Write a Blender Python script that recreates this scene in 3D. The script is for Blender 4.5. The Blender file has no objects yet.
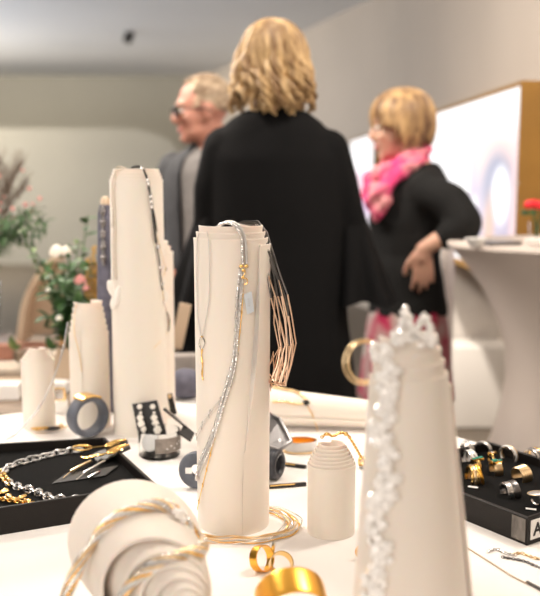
import bpy, bmesh, math, random
from mathutils import Vector, Matrix, noise
from mathutils.bvhtree import BVHTree
PI = math.pi
R = math.radians
scn = bpy.context.scene
col = scn.collection

# ------------------------------------------------------------------ camera
TH = R(7.47); FPX = 900.0; CAMZ = 1.25
cam_d = bpy.data.cameras.new('camera'); cam = bpy.data.objects.new('camera', cam_d); col.objects.link(cam)
cam.location = (0, 0, CAMZ); cam.rotation_euler = (PI/2 - TH, 0, 0)
cam_d.sensor_fit = 'HORIZONTAL'; cam_d.sensor_width = 36; cam_d.lens = 60
cam_d.clip_start = .02; cam_d.clip_end = 60
cam_d.dof.use_dof = True; cam_d.dof.focus_distance = 1.30; cam_d.dof.aperture_fstop = 3.9
scn.camera = cam
# ------------------------------------------------------------------ world, lights, exposure
wd = bpy.data.worlds.new('world'); scn.world = wd; wd.use_nodes = True
bg = wd.node_tree.nodes['Background']; bg.inputs[0].default_value = (1.0, .83, .70, 1); bg.inputs[1].default_value = .80
vs = scn.view_settings
vs.view_transform = 'Standard'; vs.look = 'None'; vs.gamma = 1; vs.use_curve_mapping = False; vs.exposure = 0.13
def area(name, loc, tgt, size, watts, color, sy=None):
    d = bpy.data.lights.new(name, 'AREA'); d.energy = watts; d.color = color
    d.shape = 'RECTANGLE' if sy else 'DISK'; d.size = size
    if sy: d.size_y = sy
    o = bpy.data.objects.new(name, d); col.objects.link(o); o.location = loc
    o.rotation_euler = (Vector(tgt) - Vector(loc)).to_track_quat('-Z', 'Y').to_euler()
    return o
WARM = (1.0, .90, .80); NEUT = (1.0, .91, .81)
area('room_and_fill_light', (-1.3, 2.4, 2.75), (-.1, 1.25, .8), .3, 16, WARM)
area('room_and_fill_light', (1.2, 1.9, 2.8), (.1, 1.2, .75), .25, 14, WARM)
sd = bpy.data.lights.new('spotlight', 'SPOT'); sd.energy = 105; sd.color = (1.0, .90, .80); sd.spot_size = R(38); sd.spot_blend = .9; sd.shadow_soft_size = .09
so = bpy.data.objects.new('spotlight', sd); col.objects.link(so); so.location = (-1.9, .35, 2.65)
so.rotation_euler = (Vector((-.32, 1.75, .85)) - so.location).to_track_quat('-Z', 'Y').to_euler()
area('room_and_fill_light', (-1.7, 4.4, 2.88), (-.6, 2.9, .8), .8, 60, NEUT)
area('room_and_fill_light', (.9, 1.9, 2.88), (.8, 3.6, 1.0), .8, 34, NEUT)
area('room_and_fill_light', (.2, -1.3, 2.5), (.1, 1.1, .9), 1.1, 11, (1, .84, .70))  # unseen fill behind the camera, added to lift the front rolls and table
area('room_and_fill_light', (-1.3, 2.9, 2.8), (1.3, 4.6, 1.5), .7, 78, (1, .88, .76))  # added lamp that washes the right wall brighter, no known fixture
area('room_and_fill_light', (-5.3, 10.6, 2.85), (-3.2, 13.4, 1.8), 1.2, 300, (1, .90, .74))
area('ceiling_fill_light', (-5.3, 9.0, .5), (-.5, 9.5, 2.93), 3.4, 200, (.88, .92, 1.0))  # added lamp left of the view, brightens the ceiling from below
area('ceiling_fill_light', (-1.8, -1.6, 1.9), (-1.2, 5, 2.93), 2.4, 30, (1, .95, .9))  # second added ceiling fill, unseen behind the camera
sd = bpy.data.lights.new('spotlight', 'SPOT'); sd.energy = 420; sd.color = NEUT; sd.spot_size = R(26); sd.spot_blend = .8; sd.shadow_soft_size = .08  # extra unseen spot, added to brighten the low white cabinet
so = bpy.data.objects.new('spotlight', sd); col.objects.link(so); so.location = (.1, 3.0, 2.7)
so.rotation_euler = (Vector((1.05, 4.4, .2)) - so.location).to_track_quat('-Z', 'Y').to_euler()

# ------------------------------------------------------------------ helpers
def ray(px, py):
    v = (298 - py) / FPX
    return Vector(((px - 270) / FPX, math.cos(TH) + v*math.sin(TH), -math.sin(TH) + v*math.cos(TH)))
CAM = Vector((0, 0, CAMZ))
def W(px, py, Y):
    d = ray(px, py); return CAM + d * (Y / d.y)
def G(px, py, z=.75):
    d = ray(px, py); return CAM + d * ((z - CAMZ) / d.z)

def mat(name, c, rough=.6, metal=0, var=0, vscale=20, bump=0, bscale=200, c2=None, stretch=None, trans=0, ior=1.45, emit=None, es=1, sheen=0, sss=0, coat=0, spec=.5):
    m = bpy.data.materials.new(name); m.use_nodes = True
    nt = m.node_tree; b = nt.nodes['Principled BSDF']
    b.inputs['Base Color'].default_value = (*c, 1); b.inputs['Roughness'].default_value = rough
    b.inputs['Metallic'].default_value = metal; b.inputs['IOR'].default_value = ior
    b.inputs['Transmission Weight'].default_value = trans
    b.inputs['Specular IOR Level'].default_value = spec; b.inputs['Sheen Weight'].default_value = sheen; b.inputs['Coat Weight'].default_value = coat
    if sss: b.inputs['Subsurface Weight'].default_value = sss; b.inputs['Subsurface Scale'].default_value = .01
    if emit: b.inputs['Emission Color'].default_value = (*emit, 1); b.inputs['Emission Strength'].default_value = es
    tc = nt.nodes.new('ShaderNodeTexCoord'); mp = nt.nodes.new('ShaderNodeMapping')
    nt.links.new(tc.outputs['Object'], mp.inputs['Vector'])
    if stretch: mp.inputs['Scale'].default_value = stretch
    if var or c2:
        n = nt.nodes.new('ShaderNodeTexNoise'); n.inputs['Scale'].default_value = vscale; n.inputs['Detail'].default_value = 4
        nt.links.new(mp.outputs[0], n.inputs['Vector'])
        cr = nt.nodes.new('ShaderNodeValToRGB')
        d = c2 if c2 else tuple(x*(1-var) for x in c)
        cr.color_ramp.elements[0].color = (*d, 1); cr.color_ramp.elements[1].color = (*c, 1)
        cr.color_ramp.elements[0].position = .38; cr.color_ramp.elements[1].position = .62
        nt.links.new(n.outputs['Fac'], cr.inputs[0]); nt.links.new(cr.outputs[0], b.inputs['Base Color'])
    if bump:
        n2 = nt.nodes.new('ShaderNodeTexNoise'); n2.inputs['Scale'].default_value = bscale; n2.inputs['Detail'].default_value = 3
        nt.links.new(mp.outputs[0], n2.inputs['Vector'])
        bp = nt.nodes.new('ShaderNodeBump'); bp.inputs['Strength'].default_value = bump; bp.inputs['Distance'].default_value = .002
        nt.links.new(n2.outputs['Fac'], bp.inputs['Height']); nt.links.new(bp.outputs[0], b.inputs['Normal'])
    return m

M = {}
M['paper'] = mat('paper_felt', (.86, .775, .695), .75, bump=.12, bscale=900, sheen=.1, sss=.12)
M['cloth'] = mat('table_cloth', (.90, .87, .84), .8, bump=.15, bscale=700)
M['gold'] = mat('gold', (.95, .62, .22), .22, 1, bump=.05)
M['palegold'] = mat('pale_gold', (.90, .68, .40), .28, 1)
M['rose'] = mat('rose_gold', (.86, .62, .45), .28, 1)
M['silver'] = mat('silver', (.82, .81, .80), .22, 1)
M['brushed'] = mat('brushed_silver', (.62, .61, .60), .38, 1, bump=.2, bscale=600)
M['darkwire'] = mat('dark_wire', (.10, .095, .09), .35, 1)
M['gunmetal'] = mat('gunmetal', (.25, .24, .24), .33, 1)
M['black'] = mat('black_foam', (.005, .005, .005), .9, bump=.3, bscale=600, spec=.12)
M['blackgloss'] = mat('black_board', (.015, .014, .014), .42, var=.3)
M['trayblack'] = mat('tray_black', (.010, .008, .007), .45, spec=.3, bump=.15, bscale=500)
M['slate'] = mat('slate_resin', (.13, .145, .18), .45, var=.35, vscale=30)
M['slatecloth'] = mat('slate_felt', (.15, .15, .20), .85, var=.2, vscale=60, bump=.3, bscale=400)
M['crystal'] = mat('milky_crystal', (1.0, .98, .95), .10, coat=1, spec=1)
M['glass'] = mat('clear_glass', (.97, .98, .98), .03, trans=1, ior=1.2)
M['smoke'] = mat('smoke_glass', (.80, .79, .80), .10, trans=.85)
M['coil'] = mat('dark_slate_resin', (.035, .037, .045), .4)
M['green'] = mat('green_stone', (.03, .33, .25), .15, coat=.5)
M['white'] = mat('white_enamel', (.88, .87, .85), .4)
M['pearl'] = mat('pearl', (.90, .86, .80), .2, coat=.6)
M['skin'] = mat('skin', (.62, .36, .26), .5, var=.12, vscale=18, sss=.15)
M['skinred'] = mat('ruddy_skin', (.50, .235, .17), .5, var=.15, vscale=18, sss=.15)
M['blackcloth'] = mat('black_knit', (.007, .007, .0075), .85, bump=.3, bscale=500, spec=.12)
M['blackwool'] = mat('black_wool', (.016, .016, .016), .9, bump=.4, bscale=300, spec=.12)
M['blond'] = mat('blond_hair', (.58, .40, .20), .5, c2=(.24, .14, .065), vscale=5, stretch=(8, 8, 2), bump=.5, bscale=60)
M['bob'] = mat('dark_blond_hair', (.56, .37, .18), .42, c2=(.20, .11, .06), vscale=5, stretch=(8, 8, 2), bump=.5, bscale=60)
M['greyhair'] = mat('fair_grey_hair', (.62, .50, .36), .55, c2=(.25, .17, .11), vscale=12, bump=.5, bscale=90)
M['greywool'] = mat('charcoal_jacket', (.055, .057, .063), .85, var=.2, bump=.3, bscale=300)
M['greyshirt'] = mat('grey_shirt', (.19, .18, .175), .8, var=.15, vscale=50, bump=.2)
M['trouser'] = mat('black_trouser', (.012, .012, .014), .85, spec=.12)
M['leather'] = mat('black_leather', (.015, .014, .014), .4)
M['scarf'] = mat('pink_scarf', (.72, .05, .20), .7, c2=(.66, .30, .30), vscale=14, bump=.4, bscale=120)
M['lens'] = mat('dark_lens', (.03, .02, .02), .15)
M['eye'] = mat('eye_white', (.8, .78, .74), .3)
M['iris'] = mat('iris', (.08, .06, .05), .2)
M['lip'] = mat('lip', (.50, .18, .16), .45)
M['wallr'] = mat('warm_grey_wall', (.53, .47, .41), .9, var=.04, vscale=1.5)
M['wallb'] = mat('grey_green_wall', (.32, .305, .265), .9, var=.05, vscale=1)
M['ceil'] = mat('grey_ceiling', (.78, .79, .80), .9, var=.03, vscale=.7)
M['floor'] = mat('dark_wood_floor', (.16, .13, .10), .5, var=.4, vscale=3, stretch=(1, 8, 1))
M['goldframe'] = mat('ochre_gold_panel', (.27, .135, .02), .5, var=.12, vscale=5)
M['wood'] = mat('brown_wood', (.30, .23, .17), .55, c2=(.16, .115, .085), vscale=4, stretch=(2, 22, 22))
M['ply'] = mat('birch_ply', (.80, .65, .48), .55, c2=(.66, .50, .35), vscale=5, stretch=(20, 20, 2))
M['counter'] = mat('stretch_cover', (.62, .55, .50), .8, var=.05, vscale=4)
M['whitepanel'] = mat('white_panel', (.74, .70, .65), .6, var=.03, vscale=5)
M['greypanel'] = mat('grey_panel', (.60, .56, .52), .6, var=.05)
M['leaf'] = mat('green_leaf', (.07, .16, .045), .55, c2=(.02, .065, .02), vscale=25)
M['leaf2'] = mat('pale_green_leaf', (.22, .30, .10), .55, c2=(.07, .14, .05), vscale=25)
M['twig'] = mat('dry_twig', (.18, .13, .10), .85, var=.3)
M['ochre'] = mat('ochre_blossom', (.55, .33, .09), .7, var=.4, vscale=60)
M['petal'] = mat('cream_petal', (.86, .78, .68), .6, sss=.2)
M['pinkpetal'] = mat('pink_petal', (.72, .30, .28), .6, sss=.2)
M['redpetal'] = mat('red_petal', (.75, .02, .03), .5)
M['terra'] = mat('terracotta', (.44, .21, .15), .75, var=.15)
M['linen'] = mat('cream_linen', (.66, .57, .47), .85, var=.12, vscale=12, bump=.4, bscale=200)
M['stone'] = mat('grey_stone', (.42, .38, .35), .8, var=.3, vscale=15)
M['tan'] = mat('tan_card', (.55, .42, .30), .8)
M['orange'] = mat('orange_gold', (.95, .50, .08), .28, 1)
M['magenta'] = mat('magenta_print', (.40, .008, .06), .7, c2=(.45, .40, .36), vscale=9)
M['tagblue'] = mat('pale_blue_tag', (.70, .78, .86), .35)
M['ink'] = mat('black_ink', (.01, .01, .01), .6)

def tag(o, label=None, cat=None, group=None, kind=None):
    if label: o['label'] = label
    if cat: o['category'] = cat
    if group: o['group'] = group
    if kind: o['kind'] = kind
    return o
def wloc(o):
    v = Vector((0, 0, 0))
    while o: v += Vector(o.location); o = o.parent
    return v
def thing(name, loc, label, cat, group=None, rz=0):
    o = bpy.data.objects.new(name, None); col.objects.link(o); o.location = loc; o.rotation_euler.z = rz
    o.empty_display_size = .02
    return tag(o, label, cat, group)
def link(name, me, mats, parent=None, smooth=True, base=None):
    o = bpy.data.objects.new(name, me); col.objects.link(o)
    for m in (mats if isinstance(mats, (list, tuple)) else [mats]): me.materials.append(m)
    if parent:
        p = wloc(parent); me.transform(Matrix.Translation(-p)); o.parent = parent
    else:
        if base is None:
            xs = [v.co for v in me.vertices]
            base = Vector(((min(v.x for v in xs)+max(v.x for v in xs))/2, (min(v.y for v in xs)+max(v.y for v in xs))/2, min(v.z for v in xs)))
        me.transform(Matrix.Translation(-Vector(base))); o.location = base
    if smooth:
        me.shade_smooth()
        try: me.set_sharp_from_angle(angle=R(40))
        except Exception: pass
    return o
class MB:
    def __init__(s, M=None): s.v = []; s.f = []; s.mi = []; s.M = M or Matrix(); s.cur = 0
    def add(s, vs, fs):
        k = len(s.v); s.v += [s.M @ Vector(v) for v in vs]
        for f in fs: s.f.append([k+i for i in f]); s.mi.append(s.cur)
    def box(s, c, d, rot=None, bev=0):
        c = Vector(c); bm = bmesh.new(); bmesh.ops.create_cube(bm, size=1)
        for v in bm.verts: v.co = Vector((v.co.x*d[0], v.co.y*d[1], v.co.z*d[2]))
        if bev: bmesh.ops.bevel(bm, geom=bm.edges[:], offset=bev, segments=2, affect='EDGES', profile=.6)
        bm.verts.index_update()
        vs = [(rot @ v.co if rot else v.co) + c for v in bm.verts]
        s.add(vs, [[v.index for v in f.verts] for f in bm.faces]); bm.free(); return s
    def ell(s, c, r, seg=20, rot=None, fn=None):
        c = Vector(c); r = (r, r, r) if isinstance(r, (int, float)) else r; n = seg//2
        vs = []
        for i in range(n+1):
            a = PI*i/n
            for j in range(seg):
                b = 2*PI*j/seg
                p = Vector((math.sin(a)*math.cos(b), math.sin(a)*math.sin(b), math.cos(a)))
                k = fn(p) if fn else 1
                p = Vector((p.x*r[0]*k, p.y*r[1]*k, p.z*r[2]*k))
                vs.append((rot @ p if rot else p) + c)
                if i in (0, n): break
        fs = []
        def idx(i, j): return 0 if i == 0 else (1+(n-1)*seg if i == n else 1+(i-1)*seg+j % seg)
        for i in range(n):
            for j in range(seg):
                f = [idx(i, j), idx(i+1, j), idx(i+1, j+1), idx(i, j+1)]
                g = []
                for q in f:
                    if q not in g: g.append(q)
                if len(g) > 2: fs.append(g)
        s.add(vs, fs); return s
    def frames(s, pts, closed=False):
        n = len(pts); T = []
        for i in range(n):
            a = pts[(i-1) % n] if (closed or i > 0) else pts[i]
            b = pts[(i+1) % n] if (closed or i < n-1) else pts[i]
            t = (b-a)
            T.append(t.normalized() if t.length > 1e-9 else Vector((0, 0, 1)))
        u = T[0].orthogonal().normalized(); F = []
        for t in T:
            u = (u - t*u.dot(t))
            u = u.normalized() if u.length > 1e-6 else t.orthogonal().normalized()
            F.append((t, u, t.cross(u)))
        return F
    def tube(s, pts, r, seg=8, closed=False, flat=1.0, cap=True):
        pts = [Vector(p) for p in pts]; n = len(pts)
        rs = r if isinstance(r, (list, tuple)) else [r]*n
        F = s.frames(pts, closed); vs = []
        for p, (t, u, w), q in zip(pts, F, rs):
            for j in range(seg):
                a = 2*PI*j/seg; vs.append(p + u*math.cos(a)*q + w*math.sin(a)*q*flat)
        fs = []
        for i in range(n if closed else n-1):
            k = (i+1) % n
            for j in range(seg):
                fs.append([i*seg+j, i*seg+(j+1) % seg, k*seg+(j+1) % seg, k*seg+j])
        if not closed and cap:
            fs.append(list(range(seg))[::-1]); fs.append([(n-1)*seg+j for j in range(seg)])
        s.add(vs, fs); return s
    def caps(s, chain, seg=14):           # tapered capsule chain (for fusing)
        for (p, r) in chain: s.ell(p, r, seg)
        for (p, r), (q, t) in zip(chain, chain[1:]): s.tube([p, q], [r, t], seg)
        return s
    def lathe(s, prof, c=(0, 0, 0), seg=32, closed=False, ax=None):
        c = Vector(c); vs = []; n = len(prof)
        for (r, z) in prof:
            for j in range(seg):
                a = 2*PI*j/seg; p = Vector((r*math.cos(a), r*math.sin(a), z))
                vs.append((ax @ p if ax else p) + c)
        fs = []
        for i in range(n if closed else n-1):
            k = (i+1) % n
            for j in range(seg):
                fs.append([i*seg+j, i*seg+(j+1) % seg, k*seg+(j+1) % seg, k*seg+j])
        if not closed:
            if prof[0][0] > 1e-6: fs.append(list(range(seg))[::-1])
            if prof[-1][0] > 1e-6: fs.append([(n-1)*seg+j for j in range(seg)])
        s.add(vs, fs); return s
    def loft(s, rings, cap=True, closed=True):
        m = len(rings[0]); vs = [p for r in rings for p in r]; fs = []
        for i in range(len(rings)-1):
            for j in range(m if closed else m-1):
                fs.append([i*m+j, i*m+(j+1) % m, (i+1)*m+(j+1) % m, (i+1)*m+j])
        if cap and closed: fs.append(list(range(m))[::-1]); fs.append([(len(rings)-1)*m+j for j in range(m)])
        s.add(vs, fs); return s
    def mesh(s, name, fixn=True):
        me = bpy.data.meshes.new(name); me.from_pydata([tuple(v) for v in s.v], [], s.f)
        me.polygons.foreach_set('material_index', s.mi)
        if fixn:
            bm = bmesh.new(); bm.from_mesh(me)
            bmesh.ops.remove_doubles(bm, verts=bm.verts, dist=1e-6)
            bmesh.ops.recalc_face_normals(bm, faces=bm.faces); bm.to_mesh(me); bm.free()
        me.update(); return me
    def build(s, name, m, parent=None, smooth=True, base=None):
        return link(name, s.mesh(name), m, parent, smooth, base)
def fuse(name, mb, voxel, m, parent=None, sm=4, disp=None, base=None):
    me = mb.mesh(name, fixn=False)
    bm = bmesh.new(); bm.from_mesh(me); bmesh.ops.recalc_face_normals(bm, faces=bm.faces); bm.to_mesh(me); bm.free()
    t = bpy.data.objects.new('tmp', me); col.objects.link(t)
    md = t.modifiers.new('r', 'REMESH'); md.mode = 'VOXEL'; md.voxel_size = voxel
    if sm: s2 = t.modifiers.new('s', 'SMOOTH'); s2.iterations = sm; s2.factor = .5
    dg = bpy.context.evaluated_depsgraph_get(); dg.update()
    nm = bpy.data.meshes.new_from_object(t.evaluated_get(dg))
    bpy.data.objects.remove(t); bpy.data.meshes.remove(me); nm.name = name; nm.materials.clear()
    if disp:
        ns = [v.normal.copy() for v in nm.vertices]
        for v, n in zip(nm.vertices, ns): v.co = v.co + n*disp(v.co)
    o = link(name, nm, m, parent, False, base); nm.shade_smooth(); return o
def smoothpath(pts, n=60, closed=False):
    pts = [Vector(p) for p in pts]; m = len(pts); out = []
    segs = m if closed else m-1; per = max(2, n//segs)
    g = lambda i: pts[i % m] if closed else pts[max(0, min(m-1, i))]
    for i in range(segs):
        a, b, c, d = g(i-1), g(i), g(i+1), g(i+2)
        for k in range(per):
            t = k/per
            out.append(.5*((2*b)+(c-a)*t+(2*a-5*b+4*c-d)*t*t+(3*b-a-3*c+d)*t**3))
    if not closed: out.append(pts[-1])
    return out
def resample(pts, step, closed=False):
    pts = [Vector(p) for p in pts]
    if closed: pts = pts+[pts[0]]
    out = [pts[0]]; acc = 0
    for a, b in zip(pts, pts[1:]):
        L = (b-a).length; d = step-acc
        while d <= L and L > 0:
            out.append(a.lerp(b, d/L)); d += step
        acc = (L-(d-step)) if L > 0 else acc
    return out
def rope(mb, pts, r, strands=3, pitch=.012, wire=None, seg=5):
    P = resample(pts, pitch/8); F = mb.frames(P)
    wire = wire or r*.55
    for s_ in range(strands):
        q = []
        for i, (p, (t, u, w)) in enumerate(zip(P, F)):
            a = 2*PI*(i/8 + s_/strands); q.append(p+(u*math.cos(a)+w*math.sin(a))*r*.6)
        mb.tube(q, wire, seg)
    return mb
def chain(mb, pts, L, Wd, wire, seg=5, roll=0, jit=0):
    P = resample(pts, L*.74); F = mb.frames(P)
    for i, (p, (t, u, w)) in enumerate(zip(P, F)):
        a = roll + (i % 2)*PI/2 + random.uniform(-jit, jit); e = u*math.cos(a)+w*math.sin(a)
        mb.tube([p+t*math.cos(b)*L/2+e*math.sin(b)*Wd/2 for b in [2*PI*k/12 for k in range(12)]], wire, seg, closed=True)
    return mb
def beads(mb, pts, r, gap=1.0, seg=6):
    for p in resample(pts, 2*r*gap): mb.ell(p, r, seg)
    return mb
def band(mb, c, axis, r, w, th, seg=36, ridges=0):
    axis = Vector(axis).normalized(); q = axis.to_track_quat('Z', 'Y').to_matrix()
    if ridges:
        prof = []
        n = ridges*4
        for i in range(n+1):
            z = -w/2+w*i/n; prof.append((r+th*.45*abs(math.sin(PI*i/4)), z))
        prof += [(r-th*.5, w/2), (r-th*.5, -w/2)]
    else:
        prof = [(r+th*.3, -w/2), (r+th/2, -w/4), (r+th/2, w/4), (r+th*.3, w/2), (r-th/2, w/2), (r-th/2, -w/2)]
    mb.lathe(prof, c, seg, closed=True, ax=q); return mb
def rotz(a): return Matrix.Rotation(a, 3, 'Z')
# ------------------------------------------------------------------ room
def struct(o): o['kind'] = 'structure'; return o
def wall(name, a, b, z0, z1, th, m):       # a slab whose inner face runs from a to b
    a = Vector((*a, 0)); b = Vector((*b, 0)); t = (b-a).normalized(); n = Vector((t.y, -t.x, 0))*th
    mb = MB(); q = [a, b, b+n, a+n]
    mb.add([Vector((p.x, p.y, z0)) for p in q]+[Vector((p.x, p.y, z1)) for p in q],
           [[0, 1, 2, 3], [4, 5, 6, 7], [0, 1, 5, 4], [1, 2, 6, 5], [2, 3, 7, 6], [3, 0, 4, 7]])
    return struct(mb.build(name, m, smooth=False))
CZ = 2.93
struct(MB().box((-2.3, 5.5, -.05), (9.4, 21, .1)).build('floor', M['floor'], smooth=False))
struct(MB().box((-2.3, 5.5, CZ+.05), (9.4, 21, .1)).build('ceiling', M['ceil'], smooth=False))
wx = lambda y: 1.42 - .041*(y-3.3)
wall('wall_right', (wx(8.4), 8.4), (wx(-3), -3), 0, CZ, .15, M['wallr'])
wall('wall_angled', (-.92, 15.1), (wx(8.4), 8.4), 0, CZ, .15, M['wallr'])
wall('wall_back', (-6.5, 15.1), (-.92, 15.1), 0, CZ, .15, M['wallb'])
wall('wall_left', (-6.2, -3), (-6.2, 15.1), 0, CZ, .15, M['wallb'])
wall('baseboard_right', (wx(8.3)-.015, 8.3), (wx(3.2)-.015, 3.2), 0, .09, .012, M['greypanel'])
# partition with a rounded corner far at the back
mb = MB(); zt = 2.0; xr = -1.25; pts = [(-6.1, 0), (xr, 0)]
for k in range(9):
    a = PI/2*k/8; pts.append((xr-.9+.9*math.cos(a), zt-.55+.55*math.sin(a)))
pts.append((-6.1, zt)); n = len(pts)
mb.add([Vector((x, 13.4, z)) for x, z in pts]+[Vector((x, 13.55, z)) for x, z in pts],
       [list(range(n)), list(range(n, 2*n))]+[[i, (i+1) % n, n+(i+1) % n, n+i] for i in range(n)])
struct(mb.build('wall_partition', M['wallb'], smooth=False))
# ceiling spotlight fitting
p = G(128, 44, CZ-.12) if False else W(128, 44, 10.6)
t = thing('ceiling_spotlight', (p.x, p.y, CZ), 'small black spotlight mounted on the grey ceiling', 'ceiling light')
MB().lathe([(.035, CZ-.03), (.035, CZ), ], (p.x, p.y, 0), 16).build('mount', M['leather'], t)
MB().lathe([(.045, 0), (.052, .03), (.045, .13), (.02, .14)], (p.x-.02, p.y, CZ-.12), 16, ax=Matrix.Rotation(.5, 3, 'Y')).build('lamp_head', M['leather'], t)

# ------------------------------------------------------------------ lit display cases on the right wall
def case_(label, y0, y1, z0, z1, depth, seed):
    t = thing('display_case', (wx(y0), y0, z0), label, 'display case', 'lit display cases on the right wall')
    d = Vector((-.041, 1, 0)).normalized(); nn = Vector((-d.y, d.x, 0))
    o = Vector((wx(y0), y0, 0)); L = (y1-y0)/d.y
    Rm = Matrix((( nn.x, d.x, 0), (nn.y, d.y, 0), (0, 0, 1)))
    def bx(u0, u1, v0, v1, w0, w1, mb):
        mb.box(o + nn*(u0+u1)/2 + d*(v0+v1)/2 + Vector((0, 0, (w0+w1)/2)), (u1-u0, v1-v0, w1-w0), Rm, .002)
    f = MB(); tk = .028
    bx(0.0, depth, 0, tk*.5, z0, z1, f); bx(0, depth, L-tk, L, z0, z1, f)
    bx(0, depth, tk*.5, L-tk, z1-tk*.6, z1, f); bx(0, depth, tk*.5, L-tk, z0, z0+tk, f)
    f.build('frame', M['goldframe'], t, smooth=False)
    g = MB(); bx(depth-.012, depth-.006, tk*.5, L-tk, z0+tk, z1-tk*.6, g)
    m = bpy.data.materials.new('backlit_picture'); m.use_nodes = True; nt = m.node_tree; b = nt.nodes['Principled BSDF']
    tc = nt.nodes.new('ShaderNodeTexCoord'); sep = nt.nodes.new('ShaderNodeSeparateXYZ'); nt.links.new(tc.outputs['Object'], sep.inputs[0])
    def math_(op, a, b_=None, c=None):
        q = nt.nodes.new('ShaderNodeMath'); q.operation = op
        for i, x in enumerate((a, b_, c)):
            if x is None: continue
            if isinstance(x, (int, float)): q.inputs[i].default_value = x
            else: nt.links.new(x, q.inputs[i])
        return q.outputs[0]
    def blob(cy, cz, ry, rz, soft):
        cz = cz+0
        a = math_('DIVIDE', math_('SUBTRACT', sep.outputs[1], cy), ry); c = math_('DIVIDE', math_('SUBTRACT', sep.outputs[2], cz), rz)
        dd = math_('SQRT', math_('ADD', math_('MULTIPLY', a, a), math_('MULTIPLY', c, c)))
        q = nt.nodes.new('ShaderNodeMapRange'); q.inputs[1].default_value = 1+soft; q.inputs[2].default_value = 1-soft
        nt.links.new(dd, q.inputs[0]); return q.outputs[0]
    cur = None
    def over(fac, colr):
        nonlocal cur
        q = nt.nodes.new('ShaderNodeMix'); q.data_type = 'RGBA'
        nt.links.new(fac, q.inputs[0]); q.inputs[7].default_value = (*colr, 1)
        if cur is None: q.inputs[6].default_value = (1, .99, 1, 1)
        else: nt.links.new(cur, q.inputs[6])
        cur = q.outputs[2]
    H = z1-z0
    def rect(y1, z1, soft):
        q = nt.nodes.new('ShaderNodeMapRange'); q.inputs[1].default_value = y1+soft; q.inputs[2].default_value = y1-soft; nt.links.new(sep.outputs[1], q.inputs[0])
        w = nt.nodes.new('ShaderNodeMapRange'); w.inputs[1].default_value = z1+soft; w.inputs[2].default_value = z1-soft; nt.links.new(sep.outputs[2], w.inputs[0])
        return math_('MULTIPLY', q.outputs[0], w.outputs[0])
    if seed == 0:
        over(rect(.68, .50, .03), (.52, .46, .58)); over(blob(.30, .49, .40, .10, .5), (.78, .60, .58))
        over(blob(.27, .37, .20, .13, .3), (.27, .29, .42)); over(blob(.21, .33, .12, .11, .25), (.98, .98, 1.0))
        over(blob(.36, .17, .07, .14, .5), (.66, .42, .33)); over(blob(.03, .22, .06, .3, .5), (.78, .58, .60)); over(blob(.60, .27, .06, .05, .3), (.97, .96, 1))
    else:
        over(blob(.7, .24, .6, .2, .3), (.70, .50, .72)); over(blob(.8, .35, .3, .1, .4), (.85, .62, .70))
    nt.links.new(cur, b.inputs['Emission Color']); b.inputs['Emission Strength'].default_value = 1.15
    b.inputs['Base Color'].default_value = (.1, .1, .1, 1); b.inputs['Roughness'].default_value = .4
    g.build('backlit_panel', m, t, smooth=False)
    s = MB(); bx(depth-.006, depth+.004, .0, .02, z0+.30*H/.6, z0+.31*H/.6, s); s.build('hinge', M['brushed'], t)
    return t
case_('ochre gold framed lit display case nearest to the camera, beside the red flowers', 3.33, 6.1, .86, 1.605, .515, 0)
case_('ochre gold framed lit display case farther back, between the two women', 6.75, 8.15, .86, 1.605, .515, 1)

# white low cabinet and grey panel seen between the covered table and the pedestal
MB().box((1.05, 4.55, .215), (.40, .26, .41), bev=.004).build('low_cabinet', M['whitepanel']); tag(bpy.data.objects['low_cabinet'], 'low plain white cabinet on the floor in front of the grey panel', 'cabinet')
o = MB().box((1.05, 4.72, .42), (.38, .03, .83), bev=.003).build('upright_screen', M['greypanel']); tag(o, 'plain grey upright panel standing behind the low white cabinet', 'panel')

# round table in a stretch cover
t = thing('cocktail_table', (.97, 2.9, 0), 'round high table in a pale stretch cover with a narrow waist', 'table')
mb = MB(); rings = []; N = 64
for (z, r, s) in [(0.0, .36, .22), (.03, .355, .22), (.12, .32, .17), (.25, .275, .11), (.38, .235, .06), (.5, .205, .03), (.6, .19, .01), (.7, .195, 0), (.8, .225, 0), (.9, .275, 0), (.97, .325, 0), (1.02, .368, 0), (1.04, .385, 0)]:
    rings.append([Vector((.97+math.cos(a)*r*(1+s*math.cos(4*(a-.75))), 2.9+math.sin(a)*r*(1+s*math.cos(4*(a-.75))), z)) for a in [2*PI*k/N for k in range(N)]])
mb.loft(rings); mb.build('stretch_cover', M['counter'], t)
MB().lathe([(0, 1.035), (.388, 1.035), (.392, 1.042), (.388, 1.05), (0, 1.05)], (.97, 2.9, 0), 64).build('tabletop', M['counter'], t)
o = MB().lathe([(.075, 0), (.075, .012), (.03, .02), (.028, 1.02), (.032, 1.0201), (.032, 1.03), (0, 1.03)], (.715, 3.62, 0), 32).build('pedestal', M['counter'])
tag(o, 'slim pale pedestal post on the floor between the seated-height cabinet and the woman with the pink scarf', 'stand')
o['label'] = 'slim pale pedestal post left of the low white cabinet'

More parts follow.
